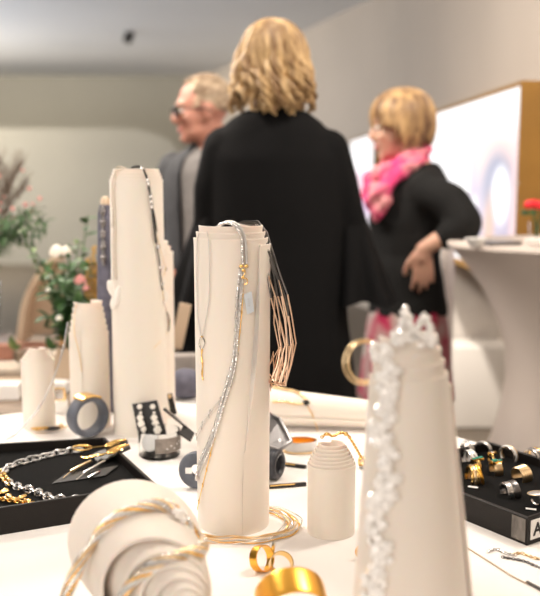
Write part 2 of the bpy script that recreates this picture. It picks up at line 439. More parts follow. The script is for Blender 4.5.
# red flowers in a glass on the covered table
c = W(536, 246, 2.84); c.z = 1.05
t = thing('flower_glass', c, 'small glass with red flowers on the covered high table', 'flowers')
MB().lathe([(.022, 0), (.026, .07), (.0245, .07), (.0205, .004), (0, .004)], c, 24).build('glass', M['glass'], t)
fl = MB(); random.seed(5)
for k in range(5):
    a = k*1.26; q = c+Vector((math.cos(a)*.024, math.sin(a)*.024, .115+random.uniform(-.01, .012)))
    st = MB().tube([c+Vector((0, 0, .01)), c+Vector((math.cos(a)*.01, math.sin(a)*.01, .07)), q], .0018, 5); st.build('stem', M['leaf'], t)
    fb = MB()
    for j in range(9):
        b = j*2.4; fb.ell(q+Vector((math.cos(b)*.009, math.sin(b)*.009, .004*math.sin(b*3))), (.012, .007, .011), 10, rotz(b))
    fb.build('blossom', M['redpetal'], t)
    lf = MB()
    lf.ell(q+Vector((math.cos(a+.7)*.014, math.sin(a+.7)*.014, -.025)), (.016, .006, .009), 8, rotz(a)); lf.build('leaf', M['leaf'], t)
def bowl(c, r, h, m, label, cat='bowl', name='bowl'):
    o = MB().lathe([(r*.45, 0), (r*.5, .002), (r*.9, h*.6), (r, h), (r*.96, h), (r*.85, h*.62), (r*.4, .006), (0, .006)], c, 32).build(name, m)
    return tag(o, label, cat)
c = W(475, 250, 2.72); c.z = 1.05
bowl(c, .032, .026, M['white'], 'small white bowl at the left edge of the covered high table')
c = W(536, 250, 2.72); c.z = 1.05
bowl(c, .036, .024, M['white'], 'small white bowl below the red flowers')
c = W(500, 248, 2.78); c.z = 1.057
o = MB().box(c, (.11, .07, .012), rotz(.3), .002).build('booklet', M['gunmetal'], smooth=False); tag(o, 'flat dark booklet lying between the two white bowls', 'booklet')

# ------------------------------------------------------------------ the white round table
TC = Vector((-.215, 1.19, 0)); TR = .79; TZ = .75
t = thing('display_table', (TC.x, TC.y, 0), 'large round display table under a white cloth in the foreground', 'table')
mb = MB(); rings = []
prof = [(0.02, .955), (.12, .985), (.3, .99), (.5, .995), (.7, 1.0), (.735, 1.0), (.745, .997)]
for (z, k) in prof:
    f = max(0, (.74-z))/.74
    rings.append([Vector((TC.x+math.cos(a)*TR*k*(1+.035*f*math.sin(22*a)), TC.y+math.sin(a)*TR*k*(1+.035*f*math.sin(22*a)), z)) for a in [2*PI*j/220 for j in range(220)]])
mb.loft(rings, cap=False)
mb.lathe([(.79, .744), (.787, .7485), (.78, .75), (0, .75)], (TC.x, TC.y, 0), 220)
mb.build('tablecloth', M['cloth'], t)
MB().lathe([(0, .715), (.778, .715), (.778, .742), (0, .742)], (TC.x, TC.y, 0), 96).build('tabletop', M['wood'], t)
MB().lathe([(.28, 0), (.28, .02), (.05, .04), (.04, .715), (0, .715)], (TC.x, TC.y, 0), 32).build('pedestal', M['brushed'], t)

# ------------------------------------------------------------------ paper rolls
BV = []
def sheet_roll(name, label, cat='paper roll', loc=(0, 0, TZ), r_in=.02, r_out=.05, H=.4, turns=4, drop=.008, th=None, taper=0, th_end=60, seam=None, step=True, rot=None, group=None, wob=0, bulge=0, shift=(0, 0), m='paper', rfun=None, lipf=None, rearx=0, flare=.0009):
    turns = int(turns)+((90-th_end) % 360)/360 if step else turns
    N = int(turns*44); nv = 16; th = th or (r_out-r_in)/max(turns, 1)*.72
    dirn = -1; te = R(th_end); ts = te-dirn*2*PI*turns; secs = []
    for i in range(N+1):
        f = i/N; r = rfun(f) if rfun else r_in+(r_out-r_in)*f; tt = f*turns
        u = (ts+dirn*2*PI*tt-PI/2)*dirn/(2*PI)
        if step:
            fr = (u-u0) if i else 0
            if i == 0: u0 = math.floor(u); fr = u-u0
            k = math.floor(fr); x = fr-k; x = max(0, min(1, (x-.72)/.28)); sm = k+x*x*(3-2*x)
        else: sm = tt
        zt = H-drop*sm+wob*math.sin(u*2*PI*2.3+1)
        sx, sy = shift[0]*(1-f), shift[1]*(1-f)
        if lipf: sx, sy, zt, r = lipf(tt)
        wlast = max(0, (tt-(turns-.45))/.45)
        ring = []
        def P(v, rr):
            a = ts+dirn*2*PI*tt
            if seam: a += seam(v)*wlast
            q = rr*(1+taper*(1-v))*(1+bulge*math.sin(v*PI))
            if lipf:
                rq = .0805-.0042*(6-tt)-(r-rr); q = rr*v+rq*(1-v); return Vector((q*math.cos(a)+sx*v+rearx*(1-v), q*math.sin(a)+sy*v+.0835*(1-v), zt*v))
            q += flare*math.exp(-(1-v)*zt/.0035)
            return Vector((q*math.cos(a)+sx, q*math.sin(a)+sy, zt*v))
        c = .0009/zt
        vl = [j/10*(1-.013/zt) for j in range(11)]+[1-.009/zt, 1-.006/zt, 1-.0035/zt, 1-.0018/zt, 1-c]
        for v in vl: ring.append(P(v, r))
        ring.append(P(1, r-.0007)); ring.append(P(1, r-th+.0007))
        for v in vl[::-1]: ring.append(P(v, r-th))
        secs.append(ring)
    mb = MB(); mb.loft(secs)
    me = mb.mesh(name)
    o = bpy.data.objects.new(name, me); col.objects.link(o); me.materials.append(M[m]); me.shade_smooth(); me.set_sharp_from_angle(angle=R(50))
    o.location = loc
    if rot: o.rotation_euler = rot
    tag(o, label, cat, group)
    mw = o.matrix_basis.copy()
    BV.append((o, BVHTree.FromPolygons([mw @ v.co for v in me.vertices], [list(p.vertices) for p in me.polygons])))
    return o
def hit(px, py, objs=None, off=0, first=True):
    d = ray(px, py).normalized(); best = None
    for (o, b) in BV:
        if objs and o not in objs: continue
        loc, nrm, idx, dist = b.ray_cast(CAM, d)
        if loc and (best is None or dist < best[2]): best = (loc, nrm, dist)
    if best is None: return None
    n = best[1]
    if n.dot(d) > 0: n = -n
    return best[0]+n*off
def drape(pts, objs, off=.0015, Y=None):       # points (px,py) or (px,py,Y) laid on the rolls
    out = []; last = None
    for p in pts:
        if len(p) == 3: q = W(*p)
        else:
            q = hit(p[0], p[1], objs, off)
            if q is None: q = W(p[0], p[1], last.y if last else Y)
        out.append(q); last = q
    return out
roll_mid = sheet_roll('paper_roll', 'tall cream paper roll in the middle, hung with silver necklaces and a wire bundle', loc=(-.0545, 1.272, TZ), r_in=.043, r_out=.0555, H=.437, turns=3.6, drop=.0085,
    taper=-.03, th_end=-38, seam=lambda v: R(-34)*(1-v)**.8*1 - R(6)*math.sin(v*7))
roll_tall = sheet_roll('paper_roll', 'tallest white paper roll at the left, with a black bead necklace over its top', loc=(-.259, 1.762, TZ), r_in=.043, r_out=.0525, H=.521, turns=3.5, drop=.0065, taper=.05, th_end=100)
roll_behind = sheet_roll('paper_roll', 'white paper roll half hidden behind the tallest roll, a little wider and lower', loc=(-.262, 1.885, TZ), r_in=.046, r_out=.063, H=.373, turns=3.2, drop=.011, th_end=80)
roll_med = sheet_roll('paper_roll', 'medium white paper roll with five stepped rims behind the slate cuff', loc=(-.367, 1.80, TZ), r_in=.0265, r_out=.0405, flare=.0016, H=.257, turns=5.2, drop=.0125, th_end=100, taper=.02)
roll_small = sheet_roll('paper_roll', 'short white paper roll standing furthest left', loc=(-.47, 1.79, TZ), r_in=.014, r_out=.0345, H=.163, turns=4, drop=.0055, th_end=110)
roll_front = sheet_roll('paper_roll', 'short cream paper roll with a ribbed domed top and gold chain on it', loc=(.088, 1.238, TZ), r_in=.0165, r_out=.035, H=.131, turns=6.5, drop=.0048, th=.0019, rfun=lambda f: .0155+.0195*f**.72, th_end=100)
roll_big = sheet_roll('paper_roll', 'blurred cream paper roll at the right front, wrapped with a crystal garland', loc=(.146, .865, TZ+.001), r_in=.0255, r_out=.0405, H=.350, turns=4.4, drop=.0125, taper=.70, flare=.0014, th_end=-8,
    seam=lambda v: R(-5)*(1-v), rot=(0, -.03, 0))
# tapered roll lying behind, along the back edge of the table
ax = Vector((.30, -.03, -.016)); 
roll_lying = sheet_roll('paper_roll', 'large white paper roll lying on its side behind the middle roll', loc=(-.075, 1.80, TZ+.0475), r_in=.012, r_out=.027, H=.33, turns=4, drop=.006, taper=.62, th_end=200,
    rot=ax.to_track_quat('Z', 'Y').to_euler())
ax = Vector((0, -1, 0)); CB = Vector((-.138, 1.0, TZ-.0035))
_lips = []
for (px_, Y_, z_, r_) in [(189, .820, .096, .011), (186, .828, .094, .018), (180, .838, .0915, .0265), (174, .850, .089, .0355), (166, .865, .087, .0450), (155, .880, .0845, .0575), (155, .880, .0845, .0585)]:
    q = W(px_, 560, Y_); _lips.append((q.x-CB.x, z_, CB.y-Y_, r_))
def lip(tt):
    i = min(int(tt), len(_lips)-2); x = tt-i; x = max(0, min(1, (x-.55)/.45)); x = x*x*(3-2*x)
    return [a*(1-x)+b*x for a, b in zip(_lips[i], _lips[i+1])]
roll_cone = sheet_roll('paper_roll', 'loosely wound white paper roll lying in the left foreground, spiral end to the viewer', loc=CB, turns=6, th=.0042, th_end=-90, step=False, rearx=-.020,
    rot=ax.to_track_quat('Z', 'Y').to_euler(), lipf=lip)
# ------------------------------------------------------------------ people
def xf(loc, yaw, pitch=0, roll_=0):
    return Matrix.Translation(loc) @ Matrix.Rotation(yaw, 4, 'Z') @ Matrix.Rotation(pitch, 4, 'Y') @ Matrix.Rotation(roll_, 4, 'X')
def head_pieces(mb, Mh, k=1.0, jaw=1.0, nose=1.0):          # forward = local +X, origin at the ear line
    o = mb.M; mb.M = Mh @ Matrix.Scale(k, 4)
    mb.ell((-.012, 0, .035), (.098, .077, .092), 24); mb.ell((.03, 0, -.02), (.066, .063, .088), 24)
    mb.ell((.028, 0, -.068), (.058, .055*jaw, .045), 20); mb.ell((.062, 0, -.094), (.026*jaw, .027*jaw, .020), 16)
    mb.caps([((.088, 0, .018), .009), ((.106*nose, 0, -.018), .012), ((.104*nose, 0, -.026), .013)]); 
    mb.ell((.098, .011, -.030), (.011, .008, .008), 10); mb.ell((.098, -.011, -.030), (.011, .008, .008), 10)
    mb.ell((.080, 0, .034), (.018, .054, .011), 16)
    mb.ell((.066, .036, -.022), (.022, .022, .022), 12); mb.ell((.066, -.036, -.022), (.022, .022, .022), 12)
    for s in (1, -1):
        e = Matrix.Rotation(s*-.35, 3, 'Z'); mb.ell((-.010, s*.079, -.005), (.019, .007, .031), 14, e); mb.ell((-.005, s*.076, -.028), (.011, .007, .012), 10)
    mb.caps([((-.018, 0, -.05), .056), ((-.03, 0, -.13), .054), ((-.04, 0, -.18), .062)])
    mb.M = o
def face_parts(Mh, root, k=1.0, brow='blond', eyes=True):
    S = Mh @ Matrix.Scale(k, 4)
    for s in (1, -1):
        mb = MB(S); mb.ell((.0835, s*.031, .008), (.0115, .013, .009), 14); e = mb.build('eye', M['eye'], root)
        mb = MB(S); mb.ell((.0925, s*.031, .008), (.004, .0055, .0055), 10); mb.build('iris', M['iris'], e)
        mb = MB(S); mb.tube(smoothpath([(.088, s*.014, .030), (.090, s*.032, .036), (.076, s*.052, .030)], 10), .0035, 6); mb.build('eyebrow', M[brow], root)
    mb = MB(S); mb.ell((.0885, 0, -.056), (.007, .022, .0055), 14); mb.ell((.0885, 0, -.065), (.008, .019, .0065), 14); mb.build('lips', M['lip'], root)
def hand_pieces(mb, wrist, d, n, side, curl=.35, k=1.0, spread=.10):
    """d = direction of the fingers, n = back-of-hand normal, side = +1/-1 which side the thumb is on"""
    d = Vector(d).normalized(); n = Vector(n); n = (n-d*n.dot(d)).normalized(); b = d.cross(n)*side      # b points to the thumb side
    w = Vector(wrist)
    P = lambda x, y, z=0: w + (d*x + b*y + n*z)*k
    mb.caps([(P(0, 0), .024*k), (P(.03, .004), .026*k)])
    for y, l in ((.030, .084), (.010, .090), (-.010, .086), (-.029, .078)):
        mb.caps([(P(.025, y*.6), .016*k), (P(l, y), .0115*k)])
    for y, l, L, a in ((.031, .084, .072, .5), (.010, .090, .080, .1), (-.010, .086, .074, -.2), (-.029, .078, .058, -.6)):
        p = P(l, y); dirn = d + b*spread*a*2; c = 0; ch = [(p, .0105*k)]
        for s_, f in ((.45, .6), (.30, 1.0), (.25, .9)):
            c += curl*f; v = (dirn*math.cos(c) - n*math.sin(c)).normalized(); p = p+v*L*s_*k; ch.append((p, (.0095-.0012*len(ch))*k+.001))
        mb.caps(ch, 10)
    mb.caps([(P(.018, .024), .016*k), (P(.050, .050, -.012), .0125*k), (P(.078, .060, -.022), .0105*k), (P(.098, .060, -.030), .009*k)], 10)
def ering(c, rx, ry, yaw=0, n=40, fn=None):
    out = []
    for k in range(n):
        a = 2*PI*k/n; q = fn(a) if fn else 1
        x, y = math.cos(a)*rx*q, math.sin(a)*ry*q
        out.append(Vector((c[0]+x*math.cos(yaw)-y*math.sin(yaw), c[1]+x*math.sin(yaw)+y*math.cos(yaw), c[2])))
    return out
def legs(mb, c, yaw, hip=.95, gap=.09, r=.085):
    f = Vector((math.cos(yaw), math.sin(yaw), 0)); s = Vector((-f.y, f.x, 0)); c = Vector((c[0], c[1], 0))
    for k in (1, -1):
        b = c+s*gap*k
        mb.caps([(b+Vector((0, 0, hip)), r), (b+Vector((0, 0, hip*.72)), r*.82), (b+f*.01+Vector((0, 0, hip*.50)), r*.62), (b-f*.01+Vector((0, 0, hip*.36)), r*.62), (b-f*.02+Vector((0, 0, .09)), .038)])
        mb.caps([(b-f*.03+Vector((0, 0, .045)), .036), (b+f*.08+Vector((0, 0, .035)), .034), (b+f*.14+Vector((0, 0, .028)), .026)])
def shoes(c, yaw, root, m='leather', gap=.09):
    f = Vector((math.cos(yaw), math.sin(yaw), 0)); s = Vector((-f.y, f.x, 0)); c = Vector((c[0], c[1], 0))
    for k in (1, -1):
        b = c+s*gap*k; mb = MB(); Z = lambda z: Vector((0, 0, z))
        mb.caps([(b-f*.035+Z(.047), .045), (b+f*.08+Z(.042), .041), (b+f*.15+Z(.035), .033)]); mb.box(b+f*.05+Z(.008), (.25, .075, .016), rotz(yaw), .006)
        fuse('shoe', mb, .008, M[m], root, 3)
def fold(amp, f1=9, f2=3, seed=0):
    return lambda p: amp*noise.noise(Vector((p.x*f1+seed, p.y*f1, p.z*f2)))
def strand_hair(mb, c, Mh, n, rfun, rad, curl, seed, seg=5):
    pass

# --- woman seen from behind, long black dress with flared sleeves
X0, Y0 = .016, 2.62
hc = W(272, 70, Y0)
root = fm = None
b = MB(); Mh = xf(hc, R(97), R(-3)) @ Matrix.Scale(.955, 4); head_pieces(b, Mh, 1.0)
b.caps([((X0, Y0-.01, 1.46), .060), ((X0, Y0, 1.38), .09)])
b.loft([ering((X0, Y0, z), rx, ry) for z, rx, ry in [(1.44, .06, .05), (1.41, .10, .065), (1.37, .14, .08), (1.25, .16, .10), (1.08, .13, .095), (.98, .155, .11), (.88, .165, .12), (.80, .15, .11)]])
legs(b, (X0, Y0), R(95), hip=.86)
for s in (1, -1):
    sh = Vector((X0+s*.140, Y0, 1.335)); el = Vector((X0+s*(.222 if s > 0 else .192), Y0+.03, 1.085)); wr = Vector((X0+s*.125, Y0+.235, 1.02))
    b.caps([(sh, .046), (el, .038), (wr, .026)])
    hand_pieces(b, wr+Vector((-s*.03, .02, 0)), (-s*.8, .5, -.05), (0, .3, 1), s, .7)
woman = fuse('person', b, .0075, M['skin'], None, 3)
tag(woman, 'woman with wavy blond hair seen from behind in a long black dress with flared sleeves', 'person')
face_parts(Mh, woman)
# dress
b = MB()
prof = [(1.475, .058, .056), (1.458, .068, .062), (1.442, .100, .072), (1.420, .132, .085), (1.385, .160, .10), (1.31, .195, .118), (1.2, .192, .122), (1.08, .192, .122), (.98, .198, .128), (.85, .212, .14), (.7, .232, .155), (.55, .248, .168), (.42, .258, .178), (.38, .26, .18)]
b.loft([ering((X0+.002, Y0-.005, z), rx, ry, fn=(lambda a, z=z: 1+max(0, 1.1-z)*.05*math.sin(9*a+2*z))) for z, rx, ry in prof])
for s in (1, -1):
    sh = Vector((X0+s*.148, Y0, 1.335)); e0 = Vector((X0+s*.200, Y0+.01, 1.22)); el = Vector((X0+s*(.225 if s > 0 else .195), Y0+.03, 1.085))
    b.caps([(sh, .066), (e0-Vector((s*.012, 0, 0)), .058), (el, .052), (el+Vector((-s*.02, .07, -.03)), .050)])
dress = fuse('dress', b, .009, M['blackcloth'], woman, 5, fold(.012, 7, 2.5))
for s in (1, -1):
    mb = MB(); rings = []; n = 72
    for inner in (0, 1):
        q = []
        for i in range(9):
            f = i/8 if not inner else 1-i/8
            c = Vector((X0+s*((.215 if s > 0 else .185)+.035*f), Y0+.055-.015*f, 1.16-.27*f)); r = .060+.038*f - inner*.004
            q.append([c+Vector((math.cos(a)*r*(.80+.2*f)*(1+.20*f*math.sin(6*a+f)), math.sin(a)*r*1.3*(1+.20*f*math.sin(6*a+f)), .014*f*math.sin(3*a))) for a in [2*PI*j/n for j in range(n)]])
        rings += q
    mb.loft(rings, cap=False); mb.build('flared_sleeve', M['blackcloth'], woman)
shoes((X0, Y0), R(95), woman)
# hair: a cap and many waving locks
def hair_locks(Mh, root, spec, capr, mname, seed, cap_c=(-.014, 0, .04), n=90, name='hair'):
    random.seed(seed); mb = MB(); mb.M = Mh
    mb.ell(cap_c, capr, 28)
    for i in range(n): spec(mb, i, n)
    return mb.build(name, M[mname], root)
def wavy(mb, i, n):
    # parted at the crown, locks run down the sides and back and end in loose curls
    a = random.uniform(-PI, PI); a = a if abs(a) > .75 else a+PI             # leave the face free
    a = (a+PI) % (2*PI)-PI
    0; Vector((.01*math.cos(a)-.01, .012*math.sin(a), .132)); L = random.uniform(.12, .215)
    pts = []; ph = random.uniform(0, 6.28); m = 22; cw = random.uniform(.8, 1.25)
    for k in range(m+1):
        f = k/m; th = min(1.0, f*1.9)*PI*.54
        rad = .085+.007*math.sin(f*5+ph); px = math.cos(a)*rad*math.sin(th)*1.06-.016; py = math.sin(a)*rad*math.sin(th)*1.0
        z = .042+.098*math.cos(th) if f*1.9 < 1 else .042+.098*math.cos(PI*.54)-(f-.526)*L*1.6
        fl = max(0, f-.38); amp = .023*cw*min(1, fl*2.4)
        px += math.cos(a)*fl*.04*math.sin(f*7+ph)+amp*math.cos(f*15*cw+ph)*.9; py += math.sin(a)*fl*.035+amp*math.sin(f*15*cw+ph)*.9
        pts.append(Vector((px, py, z)))
    rs = [.004+.0125*math.sin(PI*min(1, (k/m)*.93+.07))**.6 for k in range(m+1)]
    mb.tube(pts, rs, 7, flat=.6)
hair_locks(Mh, woman, wavy, (.098, .082, .094), 'blond', 11, n=105)

# --- man with glasses facing left
Xm, Ym = -.262, 3.42; yaw = R(200)
hc = W(202, 112, Ym); Mh = xf(hc, R(195), R(4))
b = MB(); head_pieces(b, Mh, 1.0, 1.12, 1.02)
yb = R(246); f = Vector((math.cos(yb), math.sin(yb), 0)); s_ = Vector((-f.y, f.x, 0))
nb = Vector((hc.x+.045, Ym+.02, 0))
b.caps([(nb+Vector((0, 0, 1.40)), .062), (nb+Vector((0, 0, 1.33)), .085)])
b.loft([ering((nb.x, nb.y, z), rx, ry, yb) for z, rx, ry in [(1.36, .05, .08), (1.33, .085, .16), (1.29, .10, .19), (1.15, .115, .18), (1.0, .11, .165), (.9, .12, .17), (.8, .115, .165)]])
legs(b, nb, yb, hip=.84, r=.09)
for k in (1, -1):
    sh = nb+s_*.18*k+Vector((0, 0, 1.27)); el = nb+s_*.245*k-f*.02+Vector((0, 0, 1.02)); wr = nb+s_*.10*k+f*.19+Vector((0, 0, .90))
    b.caps([(sh, .055), (el, .042), (wr, .028)])
    hand_pieces(b, wr+(f*.02-s_*.02*k), f*.5-s_*k*.8, (0, 0, 1), -k, .6)
man = fuse('person', b, .0075, M['skinred'], None, 3)
tag(man, 'man with glasses and short fair hair in a charcoal jacket, facing left', 'person')
face_parts(Mh, man, 1.0, 'greyhair')
b = MB(); b.loft([ering((nb.x, nb.y, z), rx, ry, yb) for z, rx, ry in [(1.385, .058, .060), (1.36, .075, .095), (1.325, .10, .168), (1.28, .115, .197), (1.15, .13, .19), (1.0, .125, .175), (.88, .13, .178), (.84, .125, .17)]])
fuse('shirt', b, .009, M['greyshirt'], man, 4, fold(.010, 10, 5, 3))
# jacket: an open shell and sleeves
mb = MB(); n = 52; prof = [(1.395, .066, .075, .55), (1.365, .088, .115, .50), (1.325, .118, .188, .46), (1.27, .134, .216, .44), (1.15, .148, .212, .42), (1.0, .146, .198, .42), (.88, .152, .204, .45), (.74, .160, .212, .55)]
rings = []
for z, rx, ry, gp in prof+[(z, rx-.010, ry-.010, gp) for z, rx, ry, gp in prof[::-1]]:
    rings.append([Vector((nb.x+math.cos(a)*rx*math.cos(yb)-math.sin(a)*ry*math.sin(yb), nb.y+math.cos(a)*rx*math.sin(yb)+math.sin(a)*ry*math.cos(yb), z+.004*math.sin(a*5))) for a in [gp+(2*PI-2*gp)*j/n for j in range(n+1)]])
rings.append(rings[0]); mb.loft(rings, cap=False, closed=False)
m_ = len(rings[0]); 
mb.build('jacket', M['greywool'], man)
for k in (1, -1):
    sh = nb+s_*.180*k+Vector((0, 0, 1.285)); el = nb+s_*.245*k-f*.02+Vector((0, 0, 1.02)); wr = nb+s_*.125*k+f*.165+Vector((0, 0, .915))
    b = MB(); b.caps([(sh, .068), ((sh+el)/2+s_*.01*k, .062), (el, .054), (wr, .040)]); fuse('sleeve', b, .009, M['greywool'], man, 3, fold(.012, 12, 12, k))
b = MB(); legs(b, nb, yb, hip=.86, r=.10); b.loft([ering((nb.x, nb.y, z), rx, ry, yb) for z, rx, ry in [(.95, .125, .172), (.85, .128, .178), (.78, .12, .172)]]); fuse('trousers', b, .011, M['trouser'], man, 4, fold(.010, 6, 6))
shoes(nb, yb, man)
# glasses
mb = MB(Mh)
for k in (1, -1):
    pts = [Vector((.1035-.010*abs(y/.03)**1.5*0, k*.033+y, z)) for y, z in [(-.026, .014), (-.018, .019), (.018, .020), (.027, .014), (.024, -.008), (.010, -.016), (-.012, -.015), (-.023, -.006)]]
    mb.tube(pts, .0046, 6, closed=True); mb.tube([(.1035, k*.060, .014), (.085, k*.079, .012), (-.005, k*.087, .006), (-.03, k*.084, -.012)], .0028, 6)
mb.tube([(.1035, -.009, .010), (.107, 0, .012), (.1035, .009, .010)], .0028, 6)
gl = mb.build('glasses', M['lens'], man)
for k in (1, -1):
    mb = MB(Mh); mb.ell((.1035, k*.033, .002), (.0015, .024, .016), 16); mb.build('lens', M['smoke'], gl)
def short(mb, i, n):
    a = random.uniform(-PI, PI); th = math.acos(random.uniform(-.35, 1))
    if abs(a) < .95 and th > .75: return
    if abs(abs(a)-PI/2) < .42 and th > 1.35: return
    d = Vector((math.cos(a)*math.sin(th), math.sin(a)*math.sin(th), math.cos(th)))
    p = Vector((-.016+d.x*.099, d.y*.080, .038+d.z*.094)); t = Vector((.012, random.uniform(-.008, .008), -.006)); 
    mb.tube([p-t*.8, p+d*.006, p+t+d*.003], [.004, .005, .0015], 5)
hair_locks(Mh, man, short, (.097, .0795, .088), 'greyhair', 4, cap_c=(-.022, 0, .046), n=520)

# --- woman in black jacket with pink scarf, hand on hip, facing left
Xs, Ys = .50, 3.3
hc = W(399, 128, Ys); Mh = xf(hc, R(183), R(6))
b = MB(); head_pieces(b, Mh, .98, .95, .98)
cx = Xs+.01
b.caps([(Vector((hc.x+.035, Ys, 1.34)), .055), (Vector((cx+.01, Ys, 1.27)), .08)])
b.loft([ering((cx+dx, Ys, z), rx, ry) for z, rx, ry, dx in [(1.29, .06, .07, .02), (1.26, .085, .14, .02), (1.21, .10, .165, .01), (1.10, .115, .155, -.01), (.97, .095, .135, 0), (.86, .11, .165, .01), (.76, .12, .17, .01)]])
legs(b, (cx+.01, Ys), R(180), hip=.80)
# left arm (towards the viewer): elbow out behind, hand on the hip
sh = Vector((cx+.055, Ys-.165, 1.215)); el = W(466, 224, Ys-.26); wr = W(423, 249, Ys-.235)
b.caps([(sh, .050), (el, .040), (wr, .025)])
hd = W(424, 296, Ys-.20)-wr
hand_pieces(b, wr, hd, (.1, -1, .1), 1, .16, .95, .14)
sh2 = Vector((cx+.03, Ys+.165, 1.215)); el2 = Vector((cx+.0, Ys+.23, .98)); wr2 = Vector((cx-.17, Ys+.12, .95))
b.caps([(sh2, .050), (el2, .040), (wr2, .025)]); hand_pieces(b, wr2, (-.8, -.5, .05), (0, .3, 1), -1, .6, .95)
lady = fuse('person', b, .0065, M['skin'], None, 3)
tag(lady, 'woman with a dark blond bob, pink scarf and black jacket, hand on hip', 'person')
face_parts(Mh, lady, .98, 'bob')
b = MB()
b.loft([ering((cx+dx, Ys, z), rx, ry) for z, rx, ry, dx in [(1.305, .070, .075, .03), (1.275, .095, .125, .03), (1.245, .12, .168, .022), (1.19, .135, .185, .005), (1.10, .145, .180, -.012), (.98, .125, .158, -.005), (.90, .128, .172, .0), (.80, .140, .185, .0), (.765, .143, .188, .0)]])
el_ = el; mid = el.lerp(wr, .42)
b.caps([(sh+Vector((-.03, .03, .0)), .074), (sh.lerp(el, .5)+Vector((.01, 0, .008)), .068), (el, .060), (mid, .050)])
b.caps([(sh2-Vector((0, .02, 0)), .070), (el2, .056), (el2.lerp(wr2, .6), .046)])
fuse('jacket', b, .009, M['blackwool'], lady, 4, fold(.016, 10, 8, 5))
b = MB(); b.loft([ering((cx, Ys, z), rx, ry, fn=lambda a: 1+.03*math.sin(11*a)) for z, rx, ry in [(.82, .125, .17), (.74, .142, .188), (.6, .160, .205), (.45, .175, .215)]]); b.build('skirt', M['magenta'], lady)
shoes((cx+.01, Ys), R(180), lady)
def bob(mb, i, n):
    a = random.uniform(-PI, PI); fringe = abs(a) < 1.2
    L = .045 if fringe else random.uniform(.10, .135)
    pts = []; m = 16; ph = random.uniform(0, 6.28)
    for k in range(m+1):
        f = k/m; th = min(1.0, f*1.7)*PI*.5
        rad = .101+.004*math.sin(f*6+ph)+(.006*f if not fringe else 0)
        x = math.cos(a)*rad*math.sin(th)*1.05-.014; y = math.sin(a)*rad*math.sin(th)*.93
        z = .042+.094*math.cos(th)-max(0, f-.588)*L*2.1
        if not fringe and f > .8: x *= 1-.25*(f-.8)/.2*.5; y *= 1-.2*(f-.8)/.2
        pts.append(Vector((x, y, z)))
    mb.tube(pts, [.004+.009*math.sin(PI*min(1, (k/m)*.9+.1))**.6 for k in range(m+1)], 7, flat=.55)
hair_locks(Mh, lady, bob, (.101, .086, .093), 'bob', 8, n=130)
# scarf
b = MB(); nk = Vector((hc.x+.045, Ys, 1.305))
for j in range(3):
    P = [nk+Vector((math.cos(a)*(.072+.012*j)-.020*j-.012, math.sin(a)*(.070+.010*j), .028-.022*j+.030*math.cos(a)+.006*math.sin(3*a+j))) for a in [2*PI*k/28 for k in range(28)]]
    b.tube(P, [.018+.004*math.sin(5*k/28*6.28+j) for k in range(28)], 10, closed=True)
fr = W(375, 195, Ys-.09)
b.caps([(W(402, 172, Ys-.12), .024), (W(388, 183, Ys-.13), .030), (W(377, 194, Ys-.13), .034), (W(372, 206, Ys-.12), .026)])
b.caps([(W(386, 186, Ys-.15), .022), (W(384, 200, Ys-.15), .026), (W(378, 212, Ys-.14), .022), (W(376, 220, Ys-.13), .012)])
b.caps([(W(377, 170, Ys-.06), .020), (W(370, 182, Ys-.08), .026), (W(369, 198, Ys-.10), .022)])
b.caps([(W(420, 161, Ys-.08), .018), (W(408, 168, Ys-.115), .022), (W(396, 177, Ys-.125), .024)])
fuse('scarf', b, .007, M['scarf'], lady, 2, fold(.016, 28, 28, 2))
# ------------------------------------------------------------------ trays
def quad_tray(c, z, h, label, wall=.006):       # c = four outer corners (x,y) anticlockwise
    q = [Vector((x, y, 0)) for x, y in c]; ctr = sum(q, Vector())/4
    def inset(d):
        out = []
        for i in range(4):
            a, b, e = q[i-1], q[i], q[(i+1) % 4]
            u, v = (a-b).normalized(), (e-b).normalized(); s = abs(u.cross(v).z)
            out.append(b+(u+v)*d/s)
        return out
    t = thing('jewellery_tray', (ctr.x, ctr.y, z), label, 'tray', 'black jewellery trays')
    L = lambda r, zz: [Vector((p.x, p.y, z+zz)) for p in r]
    i0, i1 = inset(.0012), inset(wall)
    mb = MB(); rings = [L(q, 0), L(q, h-.0012), L(i0, h), L(inset(wall-.0012), h), L(i1, h-.0012), L(i1, .004)]
    mb.loft(rings, cap=True); mb.build('case', M['trayblack'], t, smooth=False)
    i2 = inset(wall+.0006); mb = MB(); mb.loft([L(i2, .0045), L(i2, h*.62)]); f = mb.build('foam_pad', M['black'], t, smooth=False)
    return t, z+h*.62
trayL, zl = quad_tray([(-0.1724, 1.3249), (-0.2978, 1.5782), (-0.6000, 1.5149), (-0.6000, 1.1179)], TZ, .04, 'black tray at the left edge holding chains and gold earrings')
trayR, zr = quad_tray([(0.3541, 1.1856), (0.5487, 1.3205), (0.3875, 1.5531), (0.1929, 1.4182)], TZ, .04, 'black tray at the right edge full of rings')
